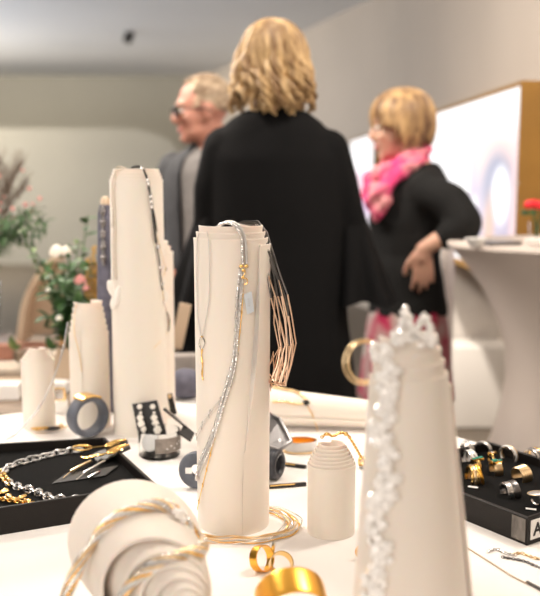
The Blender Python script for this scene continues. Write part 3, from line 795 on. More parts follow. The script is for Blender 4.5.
# sticker pocket and letter label on the right tray
e1 = (Vector((0.1929, 1.4182, 0))-Vector((0.3541, 1.1856, 0))).normalized(); e2 = (Vector((0.5487, 1.3205, 0))-Vector((0.3541, 1.1856, 0))).normalized()
F0 = Vector((0.3541, 1.1856, TZ))
n1 = Vector((-e1.y, e1.x, 0)); n1 = n1 if n1.y < 0 else -n1
def plate(o, u, n, u0, u1, z0, z1, th, m, name, parent):
    mb = MB(); vs = []
    for k in (0, 1):
        for (a, z) in ((u0, z0), (u1, z0), (u1, z1), (u0, z1)): vs.append(o+u*a+Vector((0, 0, z))+n*(.0003+k*th))
    mb.add(vs, [[0, 1, 2, 3], [4, 5, 6, 7], [0, 1, 5, 4], [1, 2, 6, 5], [2, 3, 7, 6], [3, 0, 4, 7]]); return mb.build(name, m, parent, smooth=False)
n2 = Vector((e2.y, -e2.x, 0)); n2 = n2 if n2.y < 0 else -n2
M['pocket'] = mat('clear_sleeve', (.22, .20, .18), .2, c2=(.10, .09, .08), vscale=55, stretch=(1, 1, .35), bump=.6, bscale=90)
plate(F0, e1, n1, .003, .027, .004, .037, .0008, M['pocket'], 'plastic_sleeve', trayR)
lab = plate(F0, e2, n2, .006, .085, .007, .035, .0008, M['white'], 'label_card', trayR); lab['label'] = 'white label card with a black capital letter A'
fc = bpy.data.curves.new('letter', 'FONT'); fc.body = 'A'; fc.size = .025; fc.extrude = .0003; fc.offset = .0006
to = bpy.data.objects.new('tmp', fc); col.objects.link(to); bpy.context.view_layer.update()
me = bpy.data.meshes.new_from_object(to.evaluated_get(bpy.context.evaluated_depsgraph_get())); bpy.data.objects.remove(to)
o_ = F0+e2*.0115+Vector((0, 0, .0125))+n2*.0014
me.transform(Matrix(((e2.x, 0, n2.x, o_.x), (e2.y, 0, n2.y, o_.y), (0, 1, 0, o_.z), (0, 0, 0, 1)))); me.materials.clear()
link('letter', me, M['ink'], lab, smooth=False)

# ------------------------------------------------------------------ chains and earrings in the left tray
def gp(px, py, z): return G(px, py, z)
def tagm(o, label, cat, group=None): return tag(o, label, cat, group)
zz = zl+.004
mb = MB(); random.seed(3)
chain(mb, smoothpath([gp(78, 450, zz), gp(62, 452, zz), gp(45, 456, zz), gp(25, 461, zz), gp(8, 467, zz), gp(2, 474, zz)], 50), .0175, .0115, .0019, 6, .5, .2)
tagm(mb.build('chain_necklace', M['brushed']), 'chunky dull silver link chain along the back of the left tray', 'necklace')
t = thing('chain_necklace', gp(30, 486, zl), 'chunky silver link chain with gold end links in the middle of the left tray', 'necklace')
mb = MB(); chain(mb, smoothpath([gp(9, 483, zz), gp(18, 487, zz), gp(34, 491, zz), gp(48, 497, zz), gp(70, 500, zz), gp(86, 498, zz)], 50), .0165, .0115, .0021, 6, .3, .2); mb.build('silver_links', M['silver'], t)
mb = MB(); chain(mb, smoothpath([gp(-4, 470, zz), gp(2, 474, zz), gp(5, 479, zz), gp(10, 484, zz)], 20), .012, .010, .0021, 6, .9, .2); mb.build('gold_links', M['gold'], t)
mb = MB()
for k, (x, y) in enumerate([(-2, 493), (5, 491), (9, 496), (16, 499), (22, 497), (27, 501)]):
    mb.ell(gp(x, y, zl+.004), (.009, .005, .003), 12, rotz(k*1.1) @ Matrix.Rotation(.4*(k % 2), 3, 'X'), fn=lambda p: 1+.2*math.sin(5*p.x))
chain(mb, [gp(-10, 496, zz), gp(8, 500, zz), gp(30, 503, zz), gp(44, 506, zz)], .009, .006, .0014, 6)
tagm(mb.build('leaf_necklace', M['gold']), 'gold leaf shaped necklace at the front left of the left tray', 'necklace')
def card(name, corners, th, m, label, cat, parent=None):       # four points -> a thin card
    q = [Vector(p) for p in corners]; n = (q[1]-q[0]).cross(q[3]-q[0]).normalized()
    if n.z < 0: n = -n
    mb = MB(); mb.add(q+[p+n*th for p in q], [[0, 1, 2, 3], [4, 5, 6, 7], [0, 1, 5, 4], [1, 2, 6, 5], [2, 3, 7, 6], [3, 0, 4, 7]])
    o = mb.build(name, m, parent, smooth=False)
    if label: tag(o, label, cat)
    return o, n
# gold fan earrings on a black card resting on the tray rim
zc = TZ+.0405
t = thing('earring_card', gp(100, 452, zl), 'pair of gold fan shaped earrings on a black card propped on the tray rim', 'earrings')
A, B, C_, D = gp(127, 440, zc+.004), gp(131, 449, zc+.002), gp(98, 464, zl+.002), gp(92, 455, zl+.004)
card('card', [A, B, C_, D], .0015, M['blackgloss'], None, None, t)
def fan(mb, tip, base, w, n=7, r=.0011):
    tip, base = Vector(tip), Vector(base); d = base-tip; s = Vector((-d.y, d.x, 0)).normalized()
    for k in range(n):
        f = k/(n-1)-.5; mid = tip+d*.5+s*w*f*.8+Vector((0, 0, .003)); mb.tube(smoothpath([tip, mid, base+s*w*f*1.2], 8), [r*1.6]*8+[r]*9 if False else r*1.3, 6)
up = Vector((0, 0, .004))
for k, (a, b_, c2_) in enumerate([((126, 441), (108, 448), (82, 449)), ((129, 446), (110, 455), (84, 459))]):
    mb = MB(); pa, pb, pc = gp(*a, zc+.004)+up*.6, gp(*b_, zc-.004)+up, gp(*c2_, zl+.006)+up*.5
    fan(mb, pa, pb, .017); fan(mb, pb, pa.lerp(pb, .5), .014, 6); mb.ell(pb, (.007, .005, .003), 12, rotz(.5))
    if k == 0: mb.tube([pc+Vector((math.cos(x)*.0165, math.sin(x)*.0085, .002*math.sin(x))) for x in [2*PI*j/26 for j in range(26)]], .0019, 7, closed=True, flat=.7); mb.tube([pb, pc+Vector((.016, 0, 0))], .0018, 6)
    else:
        for j in range(6):
            q = pb.lerp(pc, .35+j*.13); mb.ell(q+Vector((0, (j % 2)*.004-.002, 0)), (.007, .004, .002), 10, rotz(.3+j*.5))
        mb.tube([pb, pc], .0016, 6)
    mb.build('earring', M['gold'], t)
# silver bar earrings on a dark clear card
t = thing('earring_card', gp(90, 477, zl), 'pair of silver and gold bar earrings on a dark card lying in the left tray', 'earrings')
card('card', [gp(118, 466, zl+.003), gp(105, 476, zl+.0015), gp(52, 484, zl+.0005), gp(66, 474, zl+.0015)], .001, M['blackgloss'], None, None, t)
def bar(mb, a, b, w, h):
    a, b = Vector(a), Vector(b); d = b-a; r = d.to_track_quat('X', 'Z').to_matrix(); mb.box((a+b)/2, (d.length, w, h), r, .0008)
for k, (a, b_, m_) in enumerate([((91, 461), (71, 471), 'palegold'), ((105, 461), (84, 473), 'silver'), ((99, 472), (88, 478), 'silver')]):
    mb = MB(); bar(mb, gp(*a, zl+.010), gp(*b_, zl+.006), .0052, .004)
    if k < 2: q = gp(*b_, zl+.006); mb.tube([q, gp(b_[0]-8, b_[1]+7, zl+.003)], .0006, 5)
    mb.build('earring_bar', M[m_], t)

# ------------------------------------------------------------------ rings in the right tray
def ring_at(px, py, ax, r, w, m, label, ridges=0, th=.0022, gem=None, extra=None, n=1):
    r *= 1.3; w *= 1.3; th *= 1.3; gem = [(a_*1.3, b_, c_*1.3) for a_, b_, c_ in gem] if gem else None
    c = gp(px, py, zr+r*.55); t = thing('ring', (c.x, c.y, zr), label, 'ring', 'rings in the right tray')
    a = Vector((math.cos(ax), math.sin(ax), .12)).normalized()
    for k in range(n):
        mb = MB(); off = (k-(n-1)/2)*(w*1.15); aa = (a+Vector((0, 0, .10*(k-(n-1)/2)))).normalized()
        band(mb, c+a*off, aa, r*(1+.04*(k % 2)), w, th, 36, ridges); mb.build('band', M[m[k % len(m)]], t)
    top = c+Vector((0, -.35, 1)).normalized()*r
    if gem:
        for j, (dx, gm, s) in enumerate(gem):
            q = top+a*dx; mb = MB(); mb.box(q, (s*1.3, s*1.3, s*.8), rotz(ax+.2), s*.15); st = mb.build('setting', M['gold'], t)
            mb = MB(); mb.box(q+Vector((0, -.0004, s*.45)), (s, s, s*.55), rotz(ax+.2), s*.2); mb.build('stone', M[gm], t)
    return t
ring_at(467, 449, .5, .0105, .004, ['silver', 'brushed'], 'dull silver double ring at the back left of the right tray', n=2)
ring_at(470, 459, .35, .0110, .0028, ['silver', 'white', 'silver', 'white'], 'ring of four thin silver bands behind the wide gold ring', n=4, th=.0018)
ring_at(483, 450, .9, .0115, .0065, ['brushed'], 'smooth grey silver ring at the back corner of the right tray')
ring_at(491, 459, .2, .0085, .003, ['gold'], 'small gold ring topped with gold grains', gem=[(-.003, 'gold', .0035), (.001, 'pearl', .003), (.004, 'gold', .0035)])
ring_at(476, 466, .25, .0100, .005, ['gold'], 'gold ring with green stones above the wide gold ring', gem=[(-.004, 'green', .0045), (.001, 'green', .0045), (.0055, 'green', .0045)])
ring_at(496, 469, .15, .0105, .010, ['palegold'], 'square gold ring with a green stone', gem=[(-.003, 'green', .006), (.004, 'green', .004)])
ring_at(474, 476, .10, .0130, .0034, ['gold', 'palegold', 'gold', 'orange'], 'wide ring of four gold bands, largest in the right tray', n=4)
ring_at(508, 455, .75, .0120, .0030, ['silver', 'white', 'palegold'], 'ring of white silver and pale gold bands at the back right', n=3)
ring_at(534, 458, .55, .0125, .0040, ['silver', 'gunmetal', 'gold'], 'grey and gold banded ring near the right edge of the photo', n=3)
ring_at(522, 475, .45, .0110, .015, ['palegold'], 'wide pale gold ribbed ring', ridges=5)
ring_at(510, 491, .25, .0105, .0075, ['silver', 'gunmetal'], 'wide twisted ring of bright and dark silver', n=2)
c = gp(536, 499, zr+.010)
t = thing('ring', (c.x, c.y, zr), 'silver ring with a flat oval top nearest to the letter label', 'ring', 'rings in the right tray')
mb = MB(); band(mb, c, (.5, .4, .1), .0095, .004, .002); mb.build('band', M['silver'], t)
mb = MB(); mb.ell(c+Vector((0, -.004, .010)), (.015, .0095, .0022), 28, rotz(.3)); p_ = mb.build('oval_plate', M['brushed'], t)
mb = MB(); mb.tube([c+Vector((0, -.004, .0105))+rotz(.3) @ Vector((math.cos(x)*.0150, math.sin(x)*.0096, 0)) for x in [2*PI*j/32 for j in range(32)]], .0007, 6, closed=True); mb.build('rim', M['palegold'], p_)
for k, (x, y, l) in enumerate([(473, 487, 'white paper price tag in front of the wide gold ring'), (531, 509, 'white paper price tag below the oval topped ring')]):
    c = gp(x, y, zr+.0015); mb = MB(); mb.box(c, (.015, .0065, .0008), rotz(-.5+.2*k), .0002); o = mb.build('price_tag', M['white'], smooth=False); tag(o, l, 'tag')

# ------------------------------------------------------------------ small things on the table, left half
def cuff(name, c, ax, r, w, th, m, label, cat='bracelet', a0=0, a1=2*PI, seg=56):
    c = Vector(c); ax = Vector(ax).normalized(); u = Vector((0, 0, 1)); u = (u-ax*u.dot(ax)).normalized(); v = ax.cross(u)
    mb = MB(); full = a1-a0 >= 2*PI-1e-4; secs = []
    for i in range(seg+(0 if full else 1)):
        a = a0+(a1-a0)*i/seg; d = u*math.cos(a)+v*math.sin(a); ring = []
        for j in range(16):
            b = 2*PI*j/16; x = math.cos(b); y = math.sin(b)
            ring.append(c+d*(r+th/2*math.copysign(abs(x)**.6, x))+ax*(w/2*math.copysign(abs(y)**.5, y)))
        secs.append(ring)
    if full: secs.append(secs[0])
    mb.loft(secs, cap=not full); o = mb.build(name, m)
    return o
# slate cuff with a folded gold plate on top
g0 = gp(88, 438, TZ); r = .0405; cc = Vector((g0.x, g0.y+.004, TZ+r+.003)); axc = Vector((.66, -.75, 0)).normalized()
t = thing('bangle', (g0.x, g0.y, TZ), 'slate grey resin bangle with a gold plate standing in front of the stepped roll', 'bracelet')
o = cuff('hoop', cc, axc, r-.0055, .030, .0125, M['slate'], ''); o.parent = t; o.location -= t.location
mb = MB(); u = Vector((0, 0, 1)); v = axc.cross(u)
secs = []
for i in range(11):
    a = -.55+1.1*i/10; d = u*math.cos(a)+v*math.sin(a)
    secs.append([cc+d*(r+.0012+.0022*abs(math.cos(a*1.0)))+axc*q for q in (-.0165, .0165)]+[cc+d*(r-.0005)+axc*q for q in (.0165, -.0165)])
mb.loft(secs); mb.build('gold_plate', M['gold'], t, smooth=False)
# black and gold brooch left of it
c = gp(42, 431, TZ+.004)
t = thing('brooch', (c.x, c.y, TZ), 'black and gold leaf brooch lying in front of the small roll', 'brooch')
mb = MB()
for k in range(4): mb.ell(c+Vector((-.012+.007*k, .002*math.sin(k*2), .004+.001*k)), (.011, .005, .003), 14, rotz(.5+.25*k) @ Matrix.Rotation(.3, 3, 'Y'))
mb.build('gold_leaf', M['gold'], t)
mb = MB(); mb.ell(c+Vector((.018, .004, .004)), (.018, .007, .0042), 16, rotz(.15)); mb.build('black_leaf', M['blackgloss'], t)
c = gp(61, 429, TZ)
mb = MB(); mb.ell(c+Vector((0, 0, .006)), (.006, .005, .006), 10); chain(mb, [c+Vector((-.008, 0, .004)), c+Vector((.012, .004, .004))], .006, .004, .001)
tagm(mb.build('stud_earring', M['palegold']), 'tiny gold knot earring between the brooch and the slate bangle', 'earrings')
# gold claw ring with a pale stone on a clear block, behind
c = gp(61, 412, TZ); t = thing('stone_ring', c, 'gold ring with a pale square stone on a small white block', 'ring')
mb = MB(); mb.box(c+Vector((0, 0, .012)), (.030, .026, .024), rotz(.2), .003); mb.build('block', M['white'], t)
mb = MB(); mb.box(c+Vector((0, -.008, .042)), (.020, .010, .022), rotz(.2), .002); mb.build('stone', M['smoke'], t)
mb = MB()
for s in (-1, 1):
    mb.tube([c+Vector((s*.011, -.009, .028)), c+Vector((s*.012, -.012, .042)), c+Vector((s*.010, -.009, .056))], .0022, 6)
mb.tube([c+Vector((-.011, -.009, .055)), c+Vector((.011, -.009, .055))], .002, 6); mb.tube([c+Vector((-.011, -.009, .029)), c+Vector((.011, -.009, .029))], .002, 6)
mb.build('setting', M['gold'], t)
# wire collar leaning against the stepped roll
P = [W(68, 322, 1.745), W(64, 345, 1.735), W(56, 372, 1.72), W(42, 403, 1.70), W(26, 424, 1.69)]
P.append(gp(10, 438, TZ+.003)); P.append(gp(-12, 443, TZ+.003))
mb = MB(); mb.tube(smoothpath(P, 60), .0018, 7)
tagm(mb.build('wire_collar', M['silver']), 'thin silver wire collar arching down from the stepped roll to the table', 'necklace')
# clear acrylic cup with a dark label and a silver cuff inside
c = gp(158, 459, TZ); c = c+Vector((0, .024, 0))
KC = 1.12
t = thing('glass_cup', (c.x, c.y, TZ), 'low clear glass cup with a dark band holding a silver disc', 'cup')
MB().lathe([(.0355, 0), (.038, .003), (.0382, .047), (.0375, .0485), (.0368, .047), (.0366, .006), (0, .005)], c, 56).build('glass', M['glass'], t)
mb = MB(); secs = []
for i in range(25):
    a = R(-95+118*i/24); secs.append([c+Vector((math.cos(a)*q, math.sin(a)*q, z)) for q, z in ((.0385, .014), (.0389, .014), (.0389, .041), (.0385, .041))])
mb.loft(secs); M['band'] = mat('printed_band', (.30, .26, .23), .5, c2=(.20, .175, .155), vscale=70); bd = mb.build('printed_band', M['band'], t)
mb = MB()
for k in range(7):
    a = R(-62+11*k); mb.ell(c+Vector((math.cos(a)*.0392, math.sin(a)*.0392, .0215+.004*math.sin(k*2.2)+.0015*k)), (.0020, .0012, .0011), 8)
mb.build('ornament', M['white'], bd)
o = MB().lathe([(0, 0), (.015, 0), (.016, .0012), (.015, .0024), (0, .0024)], c+Vector((-.016, -.004, .0235)), 32, ax=Matrix.Rotation(R(62), 3, 'X')).build('silver_disc', M['brushed']); tag(o, 'small silver disc standing inside the low clear glass cup', 'ornament')
# black earring card with white blossom drops, leaning on the tall roll
def upcard(name, label, pxs, Ys, m, th=.0016):
    q = [W(x, y, Y) for (x, y), Y in zip(pxs, Ys)]; ctr = (q[2]+q[3])/2
    t = thing(name, ctr, label, 'earrings')
    n = (q[1]-q[0]).cross(q[2]-q[0]).normalized(); n = n if n.y < 0 else -n
    mb = MB(); mb.add(q+[p-n*th for p in q], [[0, 1, 2, 3], [4, 5, 6, 7], [0, 1, 5, 4], [1, 2, 6, 5], [2, 3, 7, 6], [3, 0, 4, 7]])
    mb.build('card', M[m], t, smooth=False); return t, q, n
t, q, n = upcard('earring_card', 'white blossom drop earrings on a black card leaning on the tallest roll', [(132, 404), (157, 400), (167, 436), (139, 439)], [1.700, 1.700, 1.672, 1.672], 'blackgloss')
for s, x0 in ((0, 140), (1, 153)):
    mb = MB()
    for k, (dx, y, rr) in enumerate([(0, 407, .0052), (1.0, 413, .0028), (.5, 418, .0062), (1.5, 424, .0068), (3, 431, .0072)]):
        p_ = W(x0+dx+s*1.2*k*.4, y, 1.69-.0065*k)+n*.004
        for j in range(6):
            a = j*PI/3+k; e = (q[1]-q[0]).normalized(); w_ = n.cross(e); mb.ell(p_+(e*math.cos(a)+w_*math.sin(a))*rr*.62, rr*.48, 8)
        mb.ell(p_+n*.001, rr*.4, 8)
    mb.build('blossom_drop', M['pearl'], t)
t, q, n = upcard('earring_card', 'narrow black earring card with a silver stud beside the tallest roll', [(167, 394), (172, 393), (177, 413), (171, 416)], [1.80, 1.80, 1.765, 1.765], 'blackgloss')
mb = MB(); mb.ell(W(170, 397, 1.79)+n*.003, (.004, .004, .005), 10); mb.build('stud', M['palegold'], t)
# black slanted card with a long silver bar, between the tall and middle rolls
t = thing('brooch_card', W(178, 430, 1.60), 'small black card with a long silver pin between the tall and middle rolls', 'brooch')
q = [W(184, 424, 1.61), W(195, 433, 1.60), W(191, 441, 1.575), W(179, 433, 1.58)]
q[3].z = max(q[3].z, TZ+.004)
mb = MB(); n = (q[1]-q[0]).cross(q[2]-q[0]).normalized(); n = n if n.y < 0 else -n
mb.add(q+[p-n*.003 for p in q], [[0, 1, 2, 3], [4, 5, 6, 7], [0, 1, 5, 4], [1, 2, 6, 5], [2, 3, 7, 6], [3, 0, 4, 7]]); mb.build('card', M['blackgloss'], t, smooth=False)
a_, b_ = W(164, 409, 1.66), W(186, 427, 1.60); mb = MB(); bar(mb, a_, b_, .004, .0035); bp_ = mb.build('pin_bar', M['blackgloss'], t)
mb = MB(); bar(mb, a_+Vector((.002, -.003, .0035)), b_+Vector((0, -.003, .0045)), .0022, .002); mb.build('silver_edge', M['silver'], bp_)
# slate disc with a small white sticker, half behind the middle roll
c = W(197, 455, 1.42); t = thing('slate_disc', (c.x, c.y, TZ), 'slate blue disc bangle with a white sticker half behind the middle roll', 'bracelet')
axd = Vector((-.12, -1, .10)).normalized(); qd = axd.to_track_quat('Z', 'Y').to_matrix()
MB().lathe([(.010, -.006), (.0285, -.006), (.0305, -.002), (.0305, .002), (.0285, .006), (.010, .006)], Vector((c.x, c.y, TZ+.031)), 48, closed=True, ax=qd).build('disc', M['slate'], t)
st = MB().box(Vector((c.x, c.y, TZ+.031))+axd*.0068+Vector((-.0125, 0, 0)), (.011, .0008, .010), rotz(-.1), .0002).build('sticker', M['white'], t)

# ------------------------------------------------------------------ small things on the table, right of the middle roll
# coiled dark bangle seen end-on beside the roll
c = G(273, 481, TZ); ctr = Vector((c.x-.004, c.y+.012, TZ+.0262))
t = thing('coil_bangle', (ctr.x, ctr.y, TZ), 'dark ribbed coil bangle lying against the right side of the middle roll', 'bracelet')
axk = Vector((.90, -.42, 0)).normalized()
for k in range(5):
    mb = MB(); mb.tube([ctr+axk*(.0055*(k-2)+.001)+ (axk.cross(Vector((0, 0, 1)))*math.cos(a)+Vector((0, 0, 1))*math.sin(a))*.0195 for a in [2*PI*j/44 for j in range(44)]], .0062, 9, closed=True); mb.build('coil', M['coil'], t)
# square smoky bangle leaning
t = thing('square_bangle', W(276, 440, 1.53), 'square smoky grey bangle leaning behind the coil bangle', 'bracelet')
q = [W(269, 414, 1.60), W(280, 420, 1.585), W(291, 441, 1.555), W(279, 451, 1.53), W(262, 444, 1.54)]
for k, off in enumerate((0, .006, .012)):
    mb = MB(); mb.tube([p+Vector((0, off, -.001*k)) for p in q], .0032, 8, closed=True, flat=1.3); mb.build('frame', M['gunmetal' if k != 1 else 'brushed'], t)
mb = MB(); ctr_ = sum(q, Vector())/5
mb.add([p.lerp(ctr_, .06)+Vector((0, .004, 0)) for p in q]+[p.lerp(ctr_, .06)+Vector((0, .008, 0)) for p in q], [[0, 1, 2, 3, 4], [5, 6, 7, 8, 9]]+[[i, (i+1) % 5, 5+(i+1) % 5, 5+i] for i in range(5)]); mb.build('plate', M['gunmetal'], t, smooth=False)
# oval bangle, silver outside and gold inside
c = G(301, 455, TZ); t = thing('oval_bangle', (c.x, c.y+.02, TZ), 'oval bangle, steel outside and gold inside, lying flat behind the small roll', 'bracelet')
c = Vector((c.x, c.y+.025, TZ+.0005)); rz_ = rotz(.1)
def oval(r0, r1, z0, z1, name, m, par):
    mb = MB(); secs = []
    for i in range(49):
        a = 2*PI*(i % 48)/48; secs.append([c+rz_ @ Vector((math.cos(a)*r*1.0, math.sin(a)*r*.72, z)) for r, z in ((r0, z0), (r1, z0), (r1*1.02, z1), (r0*1.02, z1))])
    mb.loft(secs, cap=False); return mb.build(name, m, par)
oval(.0285, .031, 0, .021, 'outer_shell', M['brushed'], t); oval(.0272, .0284, .0008, .0195, 'gold_lining', M['orange'], t)
oval(.0287, .0335, .0, .0035, 'base_rim', M['palegold'], t)
# hair-thin bars: black with gold
def pin(pxs, label, r=.0030):
    a, b = gp(*pxs[0], TZ+r), gp(*pxs[1], TZ+r); t = thing('pin', ((a.x+b.x)/2, (a.y+b.y)/2, TZ), label, 'brooch')
    mb = MB(); bar(mb, a, b, .007, r*1.9); mb.build('black_bar', M['blackgloss'], t)
    mb = MB(); bar(mb, a.lerp(b, .1)+Vector((0, -.003, .0028)), a.lerp(b, .72)+Vector((0, -.003, .0028)), .0028, .0022); mb.build('gold_strip', M['gold'], t)
pin([(268, 462), (306, 467)], 'black bar pin with a gold strip, the farther of two by the coil bangle')
pin([(266, 487), (306, 484)], 'black bar pin with a gold strip, the nearer of two by the coil bangle')
# gold ring thing at the right behind the small roll
c = gp(363, 466, TZ+.004); t = thing('gold_knot_ring', c, 'gold knot ring with a dark stone right behind the domed roll', 'ring')
mb = MB(); 
for k in range(5): band(mb, c+Vector((-.002+.001*k, 0, .008)), (math.cos(k*.5+.4), math.sin(k*.5+.4), .3*k-.5), .0085, .0028, .0018)
mb.build('knot', M['gold'], t); mb = MB(); mb.ell(c+Vector((.002, -.003, -.001)), (.010, .008, .003), 16); mb.build('dark_stone', M['gunmetal'], t)
# fine gold chain over the domed roll
P = [W(322, 437, 1.215), W(327, 434, 1.22), W(333, 436, 1.225), W(340, 433, 1.23), W(346, 434, 1.235), W(350, 438, 1.235), W(356, 447, 1.235), W(361, 455, 1.235), G(364, 462, TZ+.009)]
P = P[:6]+[W(356, 448, 1.245), W(362, 459, 1.262)]
mb = MB(); chain(mb, smoothpath(P, 60), .0052, .0036, .0009, 5); mb.ell(P[4], .0034, 8); mb.ell(P[1], .0028, 8)
tagm(mb.build('fine_chain', M['gold']), 'fine gold chain draped over the domed top of the short roll', 'necklace')

# necklaces on the lying roll at the back
hitp = lambda pts, objs, off=.0015, Y=None: drape(pts, objs, off, Y)
P = hitp([(272, 388), (282, 390), (293, 392), (302, 396), (306, 403), (296, 404), (284, 402), (272, 402)], [roll_lying], .003, 1.77)
mb = MB(); rope(mb, smoothpath(P, 50), .0026, 3, .010); t = tagm(mb.build('rope_necklace', M['palegold']), 'gold rope necklace with a black clasp on the lying roll', 'necklace')
mb = MB(); mb.ell(P[4], (.007, .005, .006), 12); mb.build('clasp', M['blackgloss'], t)
P = hitp([(308, 407), (312, 414), (316, 424), (318, 433)], [roll_lying], .002, 1.75)
mb = MB(); beads(mb, smoothpath(P, 30), .0021, 1.1); tagm(mb.build('bead_strand', M['palegold']), 'short strand of pale gold beads hanging down the lying roll', 'necklace')

# ring of gold and silver strands round the foot of the middle roll
t = thing('strand_necklace', (-.054, 1.27, TZ), 'many stranded gold and silver necklace circling the foot of the middle roll', 'necklace')
random.seed(9)
for k in range(8):
    pts = []; r0 = .062+.0028*k+random.uniform(-.001, .001); ph = random.uniform(0, 6)
    for j in range(60):
        a = R(-128)+R(190)*j/59; rr = r0+.0035*math.sin(a*3+ph)+.010*max(0, math.cos(a-R(-5)))+.016*max(0, math.cos(a+PI*.5))**3*0
        pts.append(Vector((-.052+math.cos(a)*rr*1.04, 1.262+math.sin(a)*rr*.93, TZ+.0022+.0042*((k*7) % 3)/2+.001*math.sin(a*9+ph))))
    mb = MB(); beads(mb, pts, .0015, 1.02, 5) if k % 2 else rope(mb, pts, .0013, 2, .006)
    mb.build('strand', M['silver' if k % 3 == 1 else 'gold' if k % 3 == 0 else 'palegold'], t)
# two ring shanks in front of it, joined gold and silver
c = gp(266, 567, TZ); t = thing('double_ring', c, 'gold and silver double ring on the table in front of the middle roll', 'ring')
for k, (x, y, r_, m_, ax_) in enumerate([(262, 556, .0165, 'orange', (.72, -.62, .30)), (281, 560, .0145, 'gold', (.25, -.75, .75))]):
    q = W(x, y, 1.125); q.z = TZ+r_+.001; q = Vector((gp(x, y+8, TZ).x, gp(x, y+14, TZ).y, TZ+r_*.95))
    mb = MB(); band(mb, q, ax_, r_, .0125, .0016); mb.build('hoop', M[m_], t)
q = Vector((gp(272, 556, TZ).x, gp(272, 566, TZ).y, TZ+.016)); mb = MB(); bar(mb, q+Vector((.003, .002, .016)), q+Vector((-.001, -.004, -.012)), .006, .0014); mb.build('silver_strip', M['silver'], t)
# large gold cuff in the foreground
o = cuff('gold_cuff', Vector((.0235, .925, TZ+.0405)), (.15, -1, -.42), .0385, .036, .0022, M['orange'], '', seg=80); tag(o, 'blurred wide gold cuff at the bottom centre of the foreground', 'bracelet')
zmin = min((o.matrix_basis @ v.co).z for v in o.data.vertices); o.location.z += TZ-zmin+.0003
# gold leaf earrings beside the crystal garland
for k, (x, y, rx, l) in enumerate([(360, 555, .0095, 'blurred gold disc earring left of the crystal garland'), (366, 573, .006, 'small blurred gold earring below the gold disc, by the crystal garland')]):
    c = gp(x, y, TZ); mb = MB(); mb.ell((c.x, c.y-.01, TZ+rx*1.05), (rx, rx*.35, rx), 18, rotz(.5)); tagm(mb.build('disc_earring', M['orange']), l, 'earrings')

# bottom right: fine chains, cord standing in for a dark seam in the cloth
mb = MB(); mb.tube(smoothpath([gp(466, 547, TZ+.0012), gp(490, 562, TZ+.0012), gp(512, 576, TZ+.0012), gp(528, 584, TZ+.0012)], 30), .0009, 6)
t = tagm(mb.build('seam_cord', M['tan']), 'thin tan cord with a dark metal end at the bottom right corner', 'necklace')
mb = MB(); mb.tube([gp(527, 582, TZ+.002), gp(546, 592, TZ+.002)], .0022, 8); mb.build('dark_end', M['gunmetal'], t)
for k, (pts, m_, l) in enumerate([([(488, 552), (496, 549), (505, 553), (515, 555)], 'silver', 'fine silver chain nearest to the front of the right tray'),
        ([(503, 557), (515, 559), (527, 562), (545, 570)], 'gunmetal', 'fine dark chain in the middle of the three by the right tray'),
        ([(514, 554), (522, 553), (532, 557), (546, 560)], 'palegold', 'fine pale gold chain closest to the letter label')]):
    P = smoothpath([gp(x, y, TZ+.0016) for x, y in pts], 40); mb = MB(); chain(mb, P, .0045, .0032, .0007, 5)
    for j in (6, 18, 30): mb.ell(P[j], (.0032, .0024, .0015), 8)
    tagm(mb.build('fine_chain', M[m_]), l, 'necklace')
# ------------------------------------------------------------------ jewellery on the standing rolls
random.seed(21)
rm, rt, rb = [roll_mid], [roll_tall, roll_behind], [roll_big]
def path(pts, objs, off=.0015, Y=None, n=80): return smoothpath(drape(pts, objs, off, Y), n)
# fine silver chain with a drop pendant
t = thing('pendant_necklace', W(204, 232, 1.25), 'fine silver chain with a gold stick pendant at the left front of the middle roll', 'necklace')
mb = MB(); P = path([(203, 337), (199.5, 318), (198.5, 290), (198.5, 262), (199, 240), (201, 232)], rm, .0024); beads(mb, P, .00105, 1.0, 5)
P = path([(203.5, 337), (207, 320), (210, 298), (210.5, 268), (209.5, 240), (208, 231)], rm, .0024); beads(mb, P, .00105, 1.0, 5); mb.build('chain', M['silver'], t)
mb = MB(); q = [drape([(x, y)], rm, .002)[0] for x, y in ((203, 336), (200.5, 343), (202, 348), (204, 348), (206, 343))]; mb.tube(smoothpath(q, 30, True), .0008, 6, closed=True); mb.build('teardrop_loop', M['silver'], t)
mb = MB(); P = path([(203, 348), (202.5, 356), (203.5, 365), (203, 374), (204, 380)], rm, .0018, n=20); mb.tube(P, [.0011+.0003*math.sin(k) for k in range(len(P))], 6); mb.ell(drape([(203.3, 336.5)], rm, .002)[0], .0018, 8); mb.build('gold_stick', M['gold'], t)
# long silver mesh necklace with gold clasp and tag
t = thing('mesh_necklace', W(232, 226, 1.25), 'long silver and gold mesh necklace running down the front of the middle roll', 'necklace')
top = [W(213, 231, 1.255), W(217, 227, 1.25), W(224, 223, 1.24), W(231, 223.5, 1.225), W(237, 228, 1.212)]
def down(pts, off): return drape(pts, rm, off)
for k, (dx, m_) in enumerate([(0, 'silver'), (3.6, 'brushed')]):
    tp = [p+Vector((dx*.0009, .004*k, .0012*k)) for p in top]
    P = smoothpath(tp+down([(241+dx*.8, 240), (241.5+dx, 252), (242+dx, 264)], .0035), 60)
    mb = MB(); rope(mb, P, .0021, 4, .006, .0011); mb.build('upper_strand', M[m_], t)
mb = MB(); 
for j, (x, y) in enumerate([(240.5, 266), (245, 266), (242.5, 270), (242, 277)]): mb.ell(drape([(x, y)], rm, .004)[0], (.003, .002, .0026), 8)
for x, y in [(242, 272), (244, 281)]:
    c = drape([(x, y)], rm, .0035)[0]; mb.tube([c+Vector((math.cos(a)*.0034, 0, math.sin(a)*.0042)) for a in [2*PI*j/14 for j in range(14)]], .0008, 5, closed=True)
mb.build('clasp', M['gold'], t)
